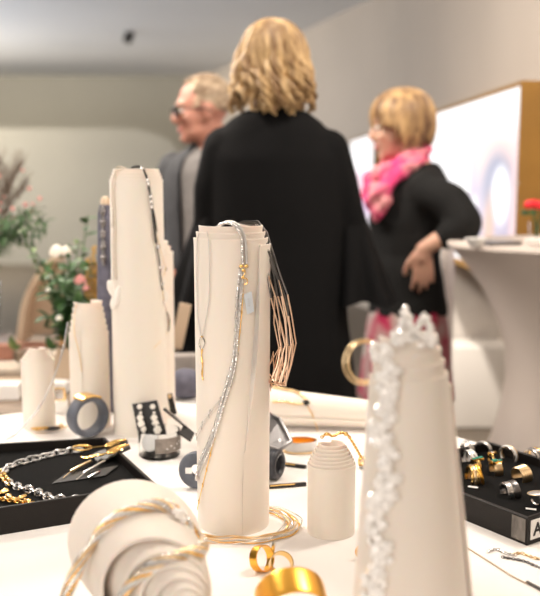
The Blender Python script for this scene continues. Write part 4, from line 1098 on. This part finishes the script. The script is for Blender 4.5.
A = [(241, 268), (239, 300), (236.5, 335), (233, 362), (229, 382), (224, 402), (217, 424), (210, 444), (203, 463), (197.5, 480)]
for j, (dx, m_, r) in enumerate([(-1.6, 'silver', .0017), (.2, 'brushed', .0018), (1.8, 'silver', .0016)]):
    P = path([(x+dx*(1+.5*math.sin(i*1.7+j)), y) for i, (x, y) in enumerate(A)], rm, .0026, n=140)
    mb = MB(); rope(mb, P, r, 3, .0055, .00095)
    for p in resample(P, .0042): mb.ell(p+Vector((random.uniform(-.002, .002), -.001, random.uniform(-.001, .001))), random.uniform(.0009, .0016), 6)
    mb.build('mesh_strand', M[m_], t)
for j, pts in enumerate([[(243, 284), (241.5, 310), (239, 335), (235, 365), (229, 388), (222, 402)], [(227, 392), (218, 402), (208, 416), (199, 431), (196, 437)], [(222, 412), (217, 430), (210, 458), (203, 488), (197, 510)], [(226, 397), (216, 408), (205, 424), (197.5, 440)]]):
    P = path(pts, rm, .0018, n=50); mb = MB(); mb.tube(P, .0007, 5)
    for i, p in enumerate(resample(P, .013)):
        if i % 2: mb.ell(p, (.0013, .0013, .004), 7)
    mb.build('thin_chain', M['gold' if j in (0, 2) else 'silver'], t)
q = drape([(243, 294), (250, 291), (252.5, 311), (246, 314)], rm, .004); n = Vector((0, -1, 0))
t = thing('price_tag', q[0], 'small pale blue price tag hanging on the mesh necklace of the middle roll', 'tag')
mb = MB(); mb.add(q+[p+n*.0012 for p in q], [[0, 1, 2, 3], [4, 5, 6, 7], [0, 1, 5, 4], [1, 2, 6, 5], [2, 3, 7, 6], [3, 0, 4, 7]]); tg = mb.build('tag_paper', M['tagblue'], t, smooth=False)
mb = MB(); c0 = (q[0]+q[1]+q[2]+q[3])/4+n*.0022; u_ = (q[3]-q[0]).normalized(); v_ = (q[1]-q[0]).normalized()
for k in range(4): mb.tube([c0+u_*(-.006+.003*k)-v_*.002, c0+u_*(-.006+.003*k)+v_*.0018], .0003, 4)
mb.build('grey_marks', M['brushed'], tg)
mb = MB(); mb.tube(drape([(244, 278), (245, 286), (246.5, 293)], rm, .003), .0003, 4); mb.build('thread', M['white'], t)
# wire bundle hanging at the right
t = thing('wire_necklace', W(250, 224, 1.27), 'bundle of dark and rose gold wires hanging off the right side of the middle roll', 'necklace')
inner = [(238, 223), (252, 226), (259, 236), (263, 250), (267, 275), (271, 298), (274, 322), (279, 350), (277, 366), (272, 380)]
outer = [(243, 221), (258, 221), (267, 232), (274, 256), (282, 278), (288, 297), (292, 318), (296, 341), (292, 364), (287, 383)]
NS = 13
for k in range(NS):
    f = k/(NS-1); dark = MB(); rose = MB(); pts = []
    for i, (a, b_) in enumerate(zip(inner, outer)):
        g = min(1, max(0, f+random.uniform(-.10, .10)*(1 if i > 1 else .5)+(.10*math.sin(i*1.3+k*2)))); x = a[0]+(b_[0]-a[0])*g; y = a[1]+(b_[1]-a[1])*g+random.uniform(-3, 3)*(i > 2)
        pts.append(W(x, y, 1.255+.035*((k*5) % 7)/7+(.012 if i < 3 else 0)-.004*i*.3))
    cut = 5+(k % 3)-(k % 2)
    dark.tube(pts[:cut+1], .0010, 6); rose.tube(pts[cut:], .00105, 6)
    for p in pts[3::2]: (rose if p in pts[cut:] else dark).ell(p, .0014, 6)
    e = pts[-1]; x0 = 287-15*(1-f)
    z = [e, W(276+random.uniform(-8, 12), 352+random.uniform(-6, 10), 1.27), W(266+random.uniform(-3, 6), 378+random.uniform(-8, 8), 1.275), W(271+random.uniform(-4, 14), 388+random.uniform(-5, 4), 1.27)]
    if k % 2: rose.tube(z, .0009, 6)
    else: rose.tube([e, W(269+random.uniform(-3, 8), 384+random.uniform(-6, 4), 1.272)], .0009, 6)
    dark.build('dark_wire', M['darkwire' if k % 4 else 'gunmetal'], t); rose.build('rose_gold_wire', M['rose'], t)

# black bead necklace on the tallest roll
t = thing('bead_necklace', W(140, 168, 1.73), 'black and silver bead necklace hanging down the front of the tallest roll', 'necklace')
P0 = smoothpath([W(131, 169, 1.75), W(134, 167, 1.735), W(139, 166.5, 1.72), W(143, 169, 1.712)]+drape([(146, 177), (149, 190), (150.5, 200), (152.5, 215), (154, 232), (155.5, 243)], rt, .0025), 90)
mb = MB()
for i, p in enumerate(resample(P0, .0042)): mb.ell(p, (.0022, .0022, .0026) if i % 3 else (.0028, .0026, .0024), 8)
P1 = path([(151.5, 206), (154, 218), (156, 232)], rt, .0025, n=20); mb.tube(P1, .0013, 6)
P2 = path([(156, 245), (158.5, 262), (160, 278), (161.5, 290)], rt, .0025, n=30); mb.tube(P2, .0013, 6); mb.build('black_beads', M['blackgloss'], t)
mb = MB(); sil = [(147, 180), (148, 184), (150, 197), (150.5, 202), (151, 207), (157, 247), (159.3, 268), (161, 284)]
for x, y in sil: MB().ell(drape([(x, y)], rt, .0035)[0], (.0030, .0026, .0044), 8).build('silver_bead', M['silver'], t)
MB().ell(W(142, 168, 1.708), .004, 8).build('silver_bead', M['silver'], t)
mb = MB(); mb.tube(path([(156.5, 236), (160, 250), (163, 262), (164.6, 268), (163, 276)], rt, .0018, n=30), .0006, 5)
mb.tube(path([(161.5, 288), (163, 300), (166, 312), (168, 322), (166.5, 333), (160, 341), (153, 348)], rt, .0018, n=40), .0006, 5); mb.build('thin_chain', M['palegold'], t)
mb = MB(); mb.tube(path([(166, 312), (168, 318), (168.3, 325), (167.3, 331)], rt, .003, n=16), .0014, 6); mb.ell(drape([(165, 269)], rt, .003)[0], (.0018, .0018, .004), 8); mb.build('dark_link', M['gunmetal'], t)
mb = MB(); q = drape([(163.5, 297)], rt, .004)[0]; mb.ell(q, (.0055, .0022, .0115), 14, Matrix.Rotation(.15, 3, 'Y')); mb.ell(q+Vector((-.002, -.001, .012)), (.003, .002, .006), 10); mb.build('leaf_pendant', M['pearl'], t)
# white cord necklace with petals at the left
t = thing('petal_necklace', W(115, 171, 1.74), 'white cord necklace with pale petals down the left side of the tallest roll', 'necklace')
mb = MB()
for dx in (0, 2.2): mb.tube(smoothpath([W(124-dx, 170, 1.73), W(118-dx, 170, 1.72)]+drape([(114+dx, 178), (113+dx, 195), (114.5+dx, 225), (114+dx, 250), (115+dx, 280)], rt, .002, 1.72), 50), .0009, 6)
mb.tube(smoothpath([W(116, 168, 1.74), W(120, 166.5, 1.73), W(127, 169, 1.73)], 20), .0012, 6); mb.build('cord', M['linen'], t)
for k, (x, y, rx, rz_, a) in enumerate([(113.5, 218, .0032, .020, .03), (113, 288, .0075, .017, -.25), (118.5, 296, .0070, .021, .25), (114.5, 304, .0055, .012, 0)]):
    mb = MB(); mb.ell(drape([(x, y)], rt, .004, 1.715)[0], (rx, .0018, rz_), 16, Matrix.Rotation(a, 3, 'Y')); mb.build('petal', M['pearl'], t)
# gold thread on the stepped roll
mb = MB(); mb.tube(smoothpath(drape([(77, 304), (75, 315), (74.5, 330), (77, 343), (80, 356), (82, 372)], [roll_med], .0015), 40), .0009, 6)
tagm(mb.build('thin_necklace', M['palegold']), 'hair-thin pale gold necklace down the front of the stepped roll', 'necklace')

# crystal garland and gold hoop on the blurred roll
t = thing('crystal_garland', W(405, 345, .83), 'garland of milky crystal chunks heaped on and hanging down the blurred roll', 'garland')
random.seed(8)
def chunk(mb, p, r):
    q = Matrix.Rotation(random.uniform(0, 6), 3, 'Z') @ Matrix.Rotation(random.uniform(0, 3), 3, 'X'); bm = bmesh.new(); bmesh.ops.create_icosphere(bm, subdivisions=1, radius=1)
    s = (random.uniform(.6, 1.1), random.uniform(.7, 1.1), random.uniform(.7, 1.4)); vs = [q @ Vector((v.co.x*s[0]*r, v.co.y*s[1]*r, v.co.z*s[2]*r))+p for v in bm.verts]; bm.verts.index_update()
    mb.add(vs, [[v.index for v in f.verts] for f in bm.faces]); bm.free()
mb = MB()
for k in range(150):
    y = 345+k*1.75; xc = 390+3*math.sin(y*.07)-max(0, y-480)*.10-3
    p = drape([(xc+random.uniform(-9, 9), y)], rb, random.uniform(.002, .0055), .83)[0]; chunk(mb, p, random.uniform(.0045, .0078))
mb.build('hanging_strand', M['crystal'], t, smooth=False)
mb = MB()
hz = [(391, 343), (397, 336), (402, 326), (404, 316), (405, 309), (409, 318), (412, 328), (417, 332), (421, 322), (424, 315), (428, 322), (430, 332), (433, 340), (424, 338), (412, 340), (402, 342)]
for i in range(len(hz)-1):
    for k in range(5):
        f = k/5; x = hz[i][0]*(1-f)+hz[i+1][0]*f; y = hz[i][1]*(1-f)+hz[i+1][1]*f
        chunk(mb, W(x+random.uniform(-1.5, 1.5), y+random.uniform(-1, 2), .845+random.uniform(-.012, .012)), random.uniform(.0026, .0050))
for k in range(46): chunk(mb, W(random.uniform(393, 432), random.uniform(332, 346), .845+random.uniform(-.015, .02)), random.uniform(.003, .005))
mb.build('crystal_heap', M['crystal'], t, smooth=False)
c = W(364, 362, .880)
t = thing('gold_hoop', c, 'gold double hoop hanging at the upper left of the blurred roll', 'earrings')
for k, (r_, dx) in enumerate([(.0215, 0), (.0185, .0012), (.0202, .0035)]):
    mb = MB(); ax_ = Vector((.22+.05*k, -1, .08)).normalized(); u = ax_.cross(Vector((0, 0, 1))).normalized(); v = u.cross(ax_)
    mb.tube([c+Vector((dx, .002*k, 0))+u*math.cos(a)*r_+v*math.sin(a)*r_*1.05 for a in [2*PI*j/44 for j in range(44)]], .0010, 8, closed=True); mb.build('hoop', M['palegold'], t)

# gold and silver mesh rope on the lying spiral roll
pp = [(64, 600), (72, 580), (84, 558), (95, 540), (106, 526), (122, 515), (140, 508), (158, 505), (172, 509), (184, 519), (194, 531), (203, 543), (204, 549), (192, 552), (176, 556), (160, 563), (146, 571), (132, 583), (120, 602)]
H_ = drape(pp, [roll_cone], .005, .9); Ys_ = [p.y for p in H_]
Y2 = [sorted(Ys_[max(0, i-1):i+2])[0]*.5+sum(Ys_[max(0, i-2):i+3])/len(Ys_[max(0, i-2):i+3])*.5-.003 for i in range(len(Ys_))]
base = [W(x, y, Y) for (x, y), Y in zip(pp, Y2)]
t = thing('mesh_rope_necklace', W(190, 596, .85), 'thick gold and silver mesh rope wound over the lying spiral roll', 'necklace')
S = smoothpath(base, 180)
random.seed(4); F = MB().frames(S); nS = len(S)
for k in range(10):
    a0 = k*2*PI/10; pts = []
    for i, (p, (tt, u, w)) in enumerate(zip(S, F)):
        f = i/nS; a = a0+f*26; r = .0044+.0014*math.sin(f*17+k); pts.append(p+(u*math.cos(a)+w*math.sin(a))*r)
    mb = MB(); rope(mb, pts, .0012, 2, .005, .0011, 5); mb.build('mesh_strand', M[['silver', 'palegold', 'silver', 'gold', 'silver', 'silver', 'gold', 'silver', 'palegold', 'silver'][k]], t)
mb = MB(); 
for dx, dy, s in ((180, 514, .0065), (184, 520, .0045), (175, 511, .004)): mb.box(W(dx, dy, Y2[8]-.010), (s*1.3, s, s*1.6), Matrix.Rotation(.5, 3, 'Y') @ rotz(.4), s*.2)
mb.build('crystal', M['crystal'], t, smooth=False)

# slate covered cone display with beads behind the tall roll
c = Vector((-.351, 1.93, TZ)); t = thing('cone_stand', c, 'slate blue felt cone display with a wooden tip behind the tallest roll', 'display stand')
hh = W(104, 199, 1.93).z-TZ
MB().lathe([(.026, 0), (.025, .05), (.022, hh*.6), (.017, hh-.03), (.012, hh-.012), (0, hh-.01)], c, 32).build('felt_cone', M['slatecloth'], t)
MB().lathe([(.010, hh-.014), (.011, hh-.004), (.0075, hh+.004), (0, hh+.006)], c, 20).build('wooden_tip', M['ply'], t)
mb = MB()
for s in (-1, 1):
    for i in range(17):
        f = i/16; rr = .0155+.010*f+.002; a = -PI/2+s*(.75-.1*f)+.55; p = c+Vector((math.cos(a)*rr, math.sin(a)*rr, hh-.018-f*.12)); mb.ell(p, .0055+.0022*math.sin(i*1.9), 9)
o = mb.build('bead_necklace', M['gunmetal']); tagm(o, 'dark grey bead necklace hung on the slate cone display', 'necklace')

# ------------------------------------------------------------------ wooden table behind at the left, and what stands on it
WZ = .70
t = thing('wooden_table', (-1.15, 2.62, 0), 'wooden table at the left behind the white display table', 'table')
mb = MB(); mb.box((-1.15, 2.62, WZ-.02), (1.66, 1.06, .04), bev=.004); mb.build('tabletop', M['wood'], t)
for x in (-1.9, -.40):
    for y in (2.15, 3.09): MB().box((x, y, (WZ-.04)/2), (.05, .05, WZ-.04), bev=.004).build('leg', M['wood'], t)
def wg(px, py): return G(px, py, WZ)
def slab(px, py, d, rz, m, name, label, cat, bev=.004, z=0):
    c = wg(px, py); mb = MB(); mb.box((c.x, c.y, WZ+z+d[2]/2), d, rotz(rz), min(bev, d[2]*.4)); o = mb.build(name, M[m], smooth=False); return tag(o, label, cat)
slab(14, 372, (.20, .13, .022), .2, 'linen', 'folded_cloth', 'folded cream cloth lying in the middle of the wooden table', 'cloth', .008)
slab(4, 398, (.085, .06, .040), .1, 'white', 'gift_box', 'white gift box at the front left of the wooden table', 'box')
slab(32, 352, (.21, .14, .022), -.1, 'terra', 'slate_board', 'flat terracotta coloured board under the curved plywood stand', 'board')
slab(52, 382, (.12, .07, .018), .5, 'tan', 'jewellery_box', 'flat tan jewellery box near the front of the wooden table', 'box')
slab(10, 366, (.075, .05, .045), .3, 'terra', 'gift_box', 'terracotta gift box standing on the folded cream cloth', 'box', z=.0225)
slab(-2, 352, (.10, .08, .03), 0, 'white', 'gift_box', 'flat white gift box at the left edge, behind the cream cloth', 'box')
slab(28, 388, (.13, .05, .012), -.2, 'stone', 'stone_slab', 'thin grey stone slab at the front of the wooden table', 'stone')
for k, (x, y, r, m_, l) in enumerate([(22, 360, .026, 'stone', 'rounded grey stone beside the folded cream cloth'), (58, 366, .024, 'linen', 'rounded cream stone left of the stepped roll'), (44, 372, .018, 'tan', 'small brown stone in front of the plywood stand')]):
    c = wg(x, y); mb = MB(); mb.ell((c.x, c.y, WZ+r*.55), (r*1.2, r, r*.58), 20, rotz(k)); tag(mb.build('stone', M[m_]), l, 'stone')
slab(40, 405, (.07, .05, .022), .3, 'linen', 'jewellery_box', 'small cream jewellery box right behind the edge of the white table', 'box')
slab(58, 392, (.06, .04, .03), -.2, 'white', 'jewellery_box', 'small white box between the two left paper rolls', 'box')
slab(-2, 384, (.13, .09, .010), .15, 'tan', 'booklet', 'flat tan booklet at the left edge of the wooden table', 'booklet')
slab(27, 367, (.07, .05, .03), .6, 'wood', 'wooden_block', 'small brown wooden block beside the folded cream cloth', 'block', z=.0225)
slab(50, 360, (.12, .07, .028), -.3, 'linen', 'folded_cloth', 'folded cream cloth in front of the bouquet', 'cloth', .008)
# brass candlestick behind the wire collar
c = wg(63, 372); mb = MB(); mb.lathe([(.018, 0), (.018, .004), (.004, .010), (.004, .09), (.009, .096), (.009, .11), (0, .11)], (c.x, c.y, WZ), 24); tag(mb.build('candlestick', M['gold']), 'small brass candlestick just left of the stepped roll', 'candlestick')
# curved plywood stand
c = wg(40, 347); t = thing('curved_stand', (c.x, c.y, WZ), 'curved pale plywood stand shaped like a leaning arch', 'display stand')
zb = WZ+.0225
pl = [W(23, 347, c.y), W(24, 325, c.y), W(27, 305, c.y), W(33, 288, c.y), W(41, 274, c.y), W(50, 262, c.y), W(58, 256, c.y)]; pl[0].z = zb
PL = smoothpath(pl, 30); F = MB().frames(PL); mb = MB(); secs = []
for p, (tt, u, w) in zip(PL, F):
    nrm = Vector((tt.z, 0, -tt.x)).normalized(); secs.append([p+Vector((0, q, 0))+nrm*e for q, e in ((-.055, -.006), (.075, -.006), (.075, .013), (-.055, .013))])
mb.loft(secs); mb.build('arch', M['ply'], t)
mb = MB(); b0 = wg(32, 347); mb.tube([Vector((p.x, c.y+.03, p.z))+Vector((.012, 0, 0)) for p in PL[3:]]+[Vector((b0.x+.09, c.y+.03, zb))], .004, 6)
secs = []
for i in range(12):
    f = i/11; p = PL[2+i*2]; secs.append([Vector((p.x+.012, c.y+q, p.z)) for q in (.02, .03)]+[Vector((p.x+.012+.085*(1-f*.55), c.y+q, p.z)) for q in (.03, .02)])
mb.loft(secs); mb.build('back_board', M['tan'], t)

# ---- plants
def leaf_mb(mb, p, d, n, L, Wd, bend=.25):
    d = d.normalized(); s = d.cross(n)
    s = s.normalized() if s.length > 1e-4 else d.orthogonal().normalized(); n = s.cross(d); N_ = 5; a, b_ = [], []
    vs = []; 
    for i in range(N_+1):
        f = i/N_; w = Wd*math.sin(PI*min(1, f*.96+.02))**.8/2; c_ = p+d*L*f-n*bend*L*f*f
        vs += [c_-s*w+n*w*.25, c_-n*.0006, c_+s*w+n*w*.25]
    fs = []
    for i in range(N_): fs += [[i*3, i*3+1, i*3+4, i*3+3], [i*3+1, i*3+2, i*3+5, i*3+4]]
    mb.add(vs, fs)
def sprig(pts, root, m, n, L, Wd, name='sprig', seed=0, stem=.0018):
    random.seed(seed); P = smoothpath(pts, 40); mb = MB(); mb.tube(P, stem, 5); F = mb.frames(P); mb2 = MB()
    for k in range(n):
        i = int((.15+.85*k/n)*(len(P)-1)); tt, u, w = F[i]; a = k*2.4+random.uniform(-.4, .4); o = u*math.cos(a)+w*math.sin(a)
        leaf_mb(mb2, P[i], (o+tt*.7), Vector((random.uniform(-.3, .3), random.uniform(-.6, .2), 1)), L*random.uniform(.7, 1.15), Wd*random.uniform(.8, 1.1))
    s = mb.build(name, M['leaf' if m != 'twig' else 'twig'], root); mb2.build('leaves', M[m], s, smooth=True)
def rose(c, r, m, root, name='rose', seed=0):
    random.seed(seed); mb = MB()
    for k in range(16):
        f = k/16; a = k*2.4; rr = r*(.15+.75*f); d = Vector((math.cos(a), math.sin(a), 0)); p = c+d*rr*.55+Vector((0, 0, r*.35*(1-f)))
        mb.ell(p, (r*.5*(.4+.6*f), r*.10, r*.48*(.6+.4*f)), 12, rotz(a+PI/2) @ Matrix.Rotation(-.45*f, 3, 'X'))
    mb.build(name, M[m], root)
B0 = wg(72, 372); B0 = Vector((-.535, 2.36, WZ))
t = thing('flower_bouquet', B0, 'mixed bouquet of green leaves with cream, pink and ochre flowers in a tan vase', 'bouquet')
MB().lathe([(.030, 0), (.040, .03), (.042, .06), (.034, .10), (.033, .11), (.030, .11), (.030, .10), (.037, .06), (.034, .03), (0, .01)], B0, 36).build('vase', M['tan'], t)
bt = B0+Vector((0, 0, .10)); BY = 2.36
tg_ = [(20, 228), (30, 243), (40, 262), (52, 270), (48, 290), (60, 280), (72, 262), (78, 240), (88, 262), (92, 285), (64, 300), (80, 300), (62, 310), (88, 215), (70, 292), (62, 268), (84, 300), (64, 284), (76, 272), (68, 248), (96, 305), (44, 318), (74, 312)]
for k, (x, y) in enumerate(tg_):
    e = W(x, y, BY+random.uniform(-.10, .10)); mid = bt.lerp(e, .5)+Vector((0, random.uniform(-.03, .03), .035))
    pal = k in (0, 1, 6, 7, 15); sprig([bt, mid, e], t, 'leaf2' if pal else 'leaf', 14 if not pal else 12, .040 if not pal else .028, .022 if not pal else .016, 'sprig', 50+k)
for (x, y, r, m_, s_) in ((57, 252, .031, 'petal', 1), (66, 251, .022, 'petal', 2), (80, 280, .024, 'pinkpetal', 3), (86, 288, .014, 'pinkpetal', 5), (59, 318, .014, 'petal', 6), (48, 290, .010, 'petal', 7)):
    q = W(x, y, BY-.09); rose(q, r, m_, t, 'rose', s_)
mb = MB(); random.seed(77)
for s0, (x0, y0, x1, y1) in enumerate(((92, 303, 94, 246), (88, 300, 88, 258), (96, 300, 97, 262))):
    for k in range(46):
        f = k/46; mb.ell(W(x0+(x1-x0)*f+random.uniform(-2.6, 2.6)*(1-f*.5), y0+(y1-y0)*f, BY-.04+random.uniform(-.02, .02)), random.uniform(.003, .0058), 7)
mb.build('ochre_spikes', M['ochre'], t)
# dried branches with fir in a glass vase at the far left
V0 = wg(6, 352); V0 = Vector((-.945, 2.90, WZ))
t = thing('branch_arrangement', V0, 'dried twigs and dark fir branches in a glass vase at the left edge', 'branches')
MB().lathe([(.05, 0), (.055, .01), (.062, .09), (.070, .22), (.067, .22), (.059, .09), (.050, .014), (0, .012)], V0, 40).build('vase', M['glass'], t)
random.seed(31)
def twig(p, d, L, r, depth, mb):
    pts = [p]; q = p
    for i in range(4):
        d = (d+Vector((random.uniform(-.35, .35), random.uniform(-.35, .35), random.uniform(-.1, .25)))*.6).normalized(); q = q+d*L/4; pts.append(q)
    mb.tube(pts, [r*(1-.15*i) for i in range(5)], 5)
    if depth:
        for i in (2, 3, 4):
            for j in range(2): twig(pts[i], (d+Vector((random.uniform(-.9, .9), random.uniform(-.6, .6), random.uniform(-.2, .7)))).normalized(), L*.55, r*.6, depth-1, mb)
vt = V0+Vector((0, 0, .02))
for k in range(10):
    mb = MB(); e = Vector((-.5+.13*k, random.uniform(-.05, .05), 1)).normalized(); s_ = vt+Vector((0, 0, .34)); s_.x += .010*k-.03
    mb.tube([vt, s_], .003, 5); twig(s_, e, .17, .0036, 2, mb); mb.build('twig', M['twig'], t)
for k, (x, y) in enumerate([(42, 232), (47, 222), (34, 238), (20, 236), (10, 240), (-6, 228), (28, 218), (12, 222), (-20, 236), (38, 212)]):
    e = W(x, y, 2.80+random.uniform(-.08, .08)); c_ = V0+Vector((0, 0, .22)); sprig([c_, c_.lerp(e, .6)+Vector((0, 0, .06)), e], t, 'leaf', 26, .045, .010, 'fir_branch', 90+k)
mb = MB(); random.seed(6)
for k in range(14): MB().ell(W(random.uniform(-5, 42), random.uniform(165, 222), 2.84+random.uniform(-.08, .08)), random.uniform(.004, .008), 8).build('pink_bud', M['pinkpetal'], t)
for k, (x, y, e) in enumerate([(20, 372, (11, 338)), (46, 372, (48, 338))]):
    c = wg(x, y); t2 = thing('leaf_sprig', c, ['pale green sprig in a tiny pot left of the plywood stand', 'dark green sprig in a tiny pot in front of the plywood stand'][k], 'plant')
    MB().lathe([(.010, 0), (.013, .022), (.011, .022), (.008, .004), (0, .004)], c, 20).build('pot', M['white'], t2)
    mb = MB(); q = W(e[0]+4, e[1]+12, c.y-.03); mb.tube([c+Vector((0, 0, .01)), c.lerp(q, .6), q], .0012, 5); st = mb.build('stem', M['leaf'], t2)
    mb = MB()
    leaf_mb(mb, q, W(e[0], e[1], c.y-.05)-q+Vector((0, 0, -.004)), Vector((.2, -1, .3)), .044, .024); leaf_mb(mb, q, Vector((.5, -.1, .5)), Vector((.2, -1, .3)), .025, .012); mb.build('leaf', M['leaf2' if k == 0 else 'leaf'], t2)
# grey mass left: smoky glass bowl
c = wg(10, 366); c = Vector((-.84, 2.68, WZ)); o = MB().lathe([(.04, 0), (.06, .03), (.068, .06), (.058, .09), (.054, .09), (.063, .06), (.055, .034), (0, .012)], c, 40).build('glass_bowl', M['smoke']); tag(o, 'large smoky glass bowl at the left in front of the branches', 'bowl')
# things seen in the gap between the two tall rolls, on a small stool
c = W(184, 410, 2.12); SZ = .74
t = thing('side_stool', (-.205, 2.16, 0), 'small pale side table behind the gap between the two tall rolls', 'table')
MB().lathe([(0, SZ-.02), (.128, SZ-.02), (.13, SZ-.01), (.128, SZ), (0, SZ)], (-.205, 2.14, 0), 48).build('tabletop', M['white'], t)
for k in range(3): MB().tube([(-.205+.04*math.cos(k*2.09), 2.14+.04*math.sin(k*2.09), SZ-.02), (-.205+.12*math.cos(k*2.09), 2.14+.12*math.sin(k*2.09), .008)], .012, 10).build('leg', M['ply'], t)
cc = G(186, 398, SZ); mb = MB(); mb.ell((cc.x, cc.y, SZ+.035), (.042, .040, .036), 24); tag(mb.build('cushion', M['slatecloth']), 'rounded slate cushion in the gap between the two tall rolls', 'cushion')
cc2 = cc+Vector((0, .075, 0)); mb = MB(); mb.box((cc2.x-.005, cc2.y+.01, SZ+.045), (.10, .05, .09), rotz(.1), .012); tag(mb.build('linen_bundle', M['stone']), 'beige stone block behind the slate cushion', 'block')
mb = MB(); p0 = W(181, 368, 2.215); mb.box(W(181, 336, 2.215), (.030, .008, .115), Matrix.Rotation(.22, 3, 'Y'), .001); o = mb.build('card', M['tan']); o.location.z = SZ+.09; tag(o, 'tilted tan card standing on the beige block', 'card')
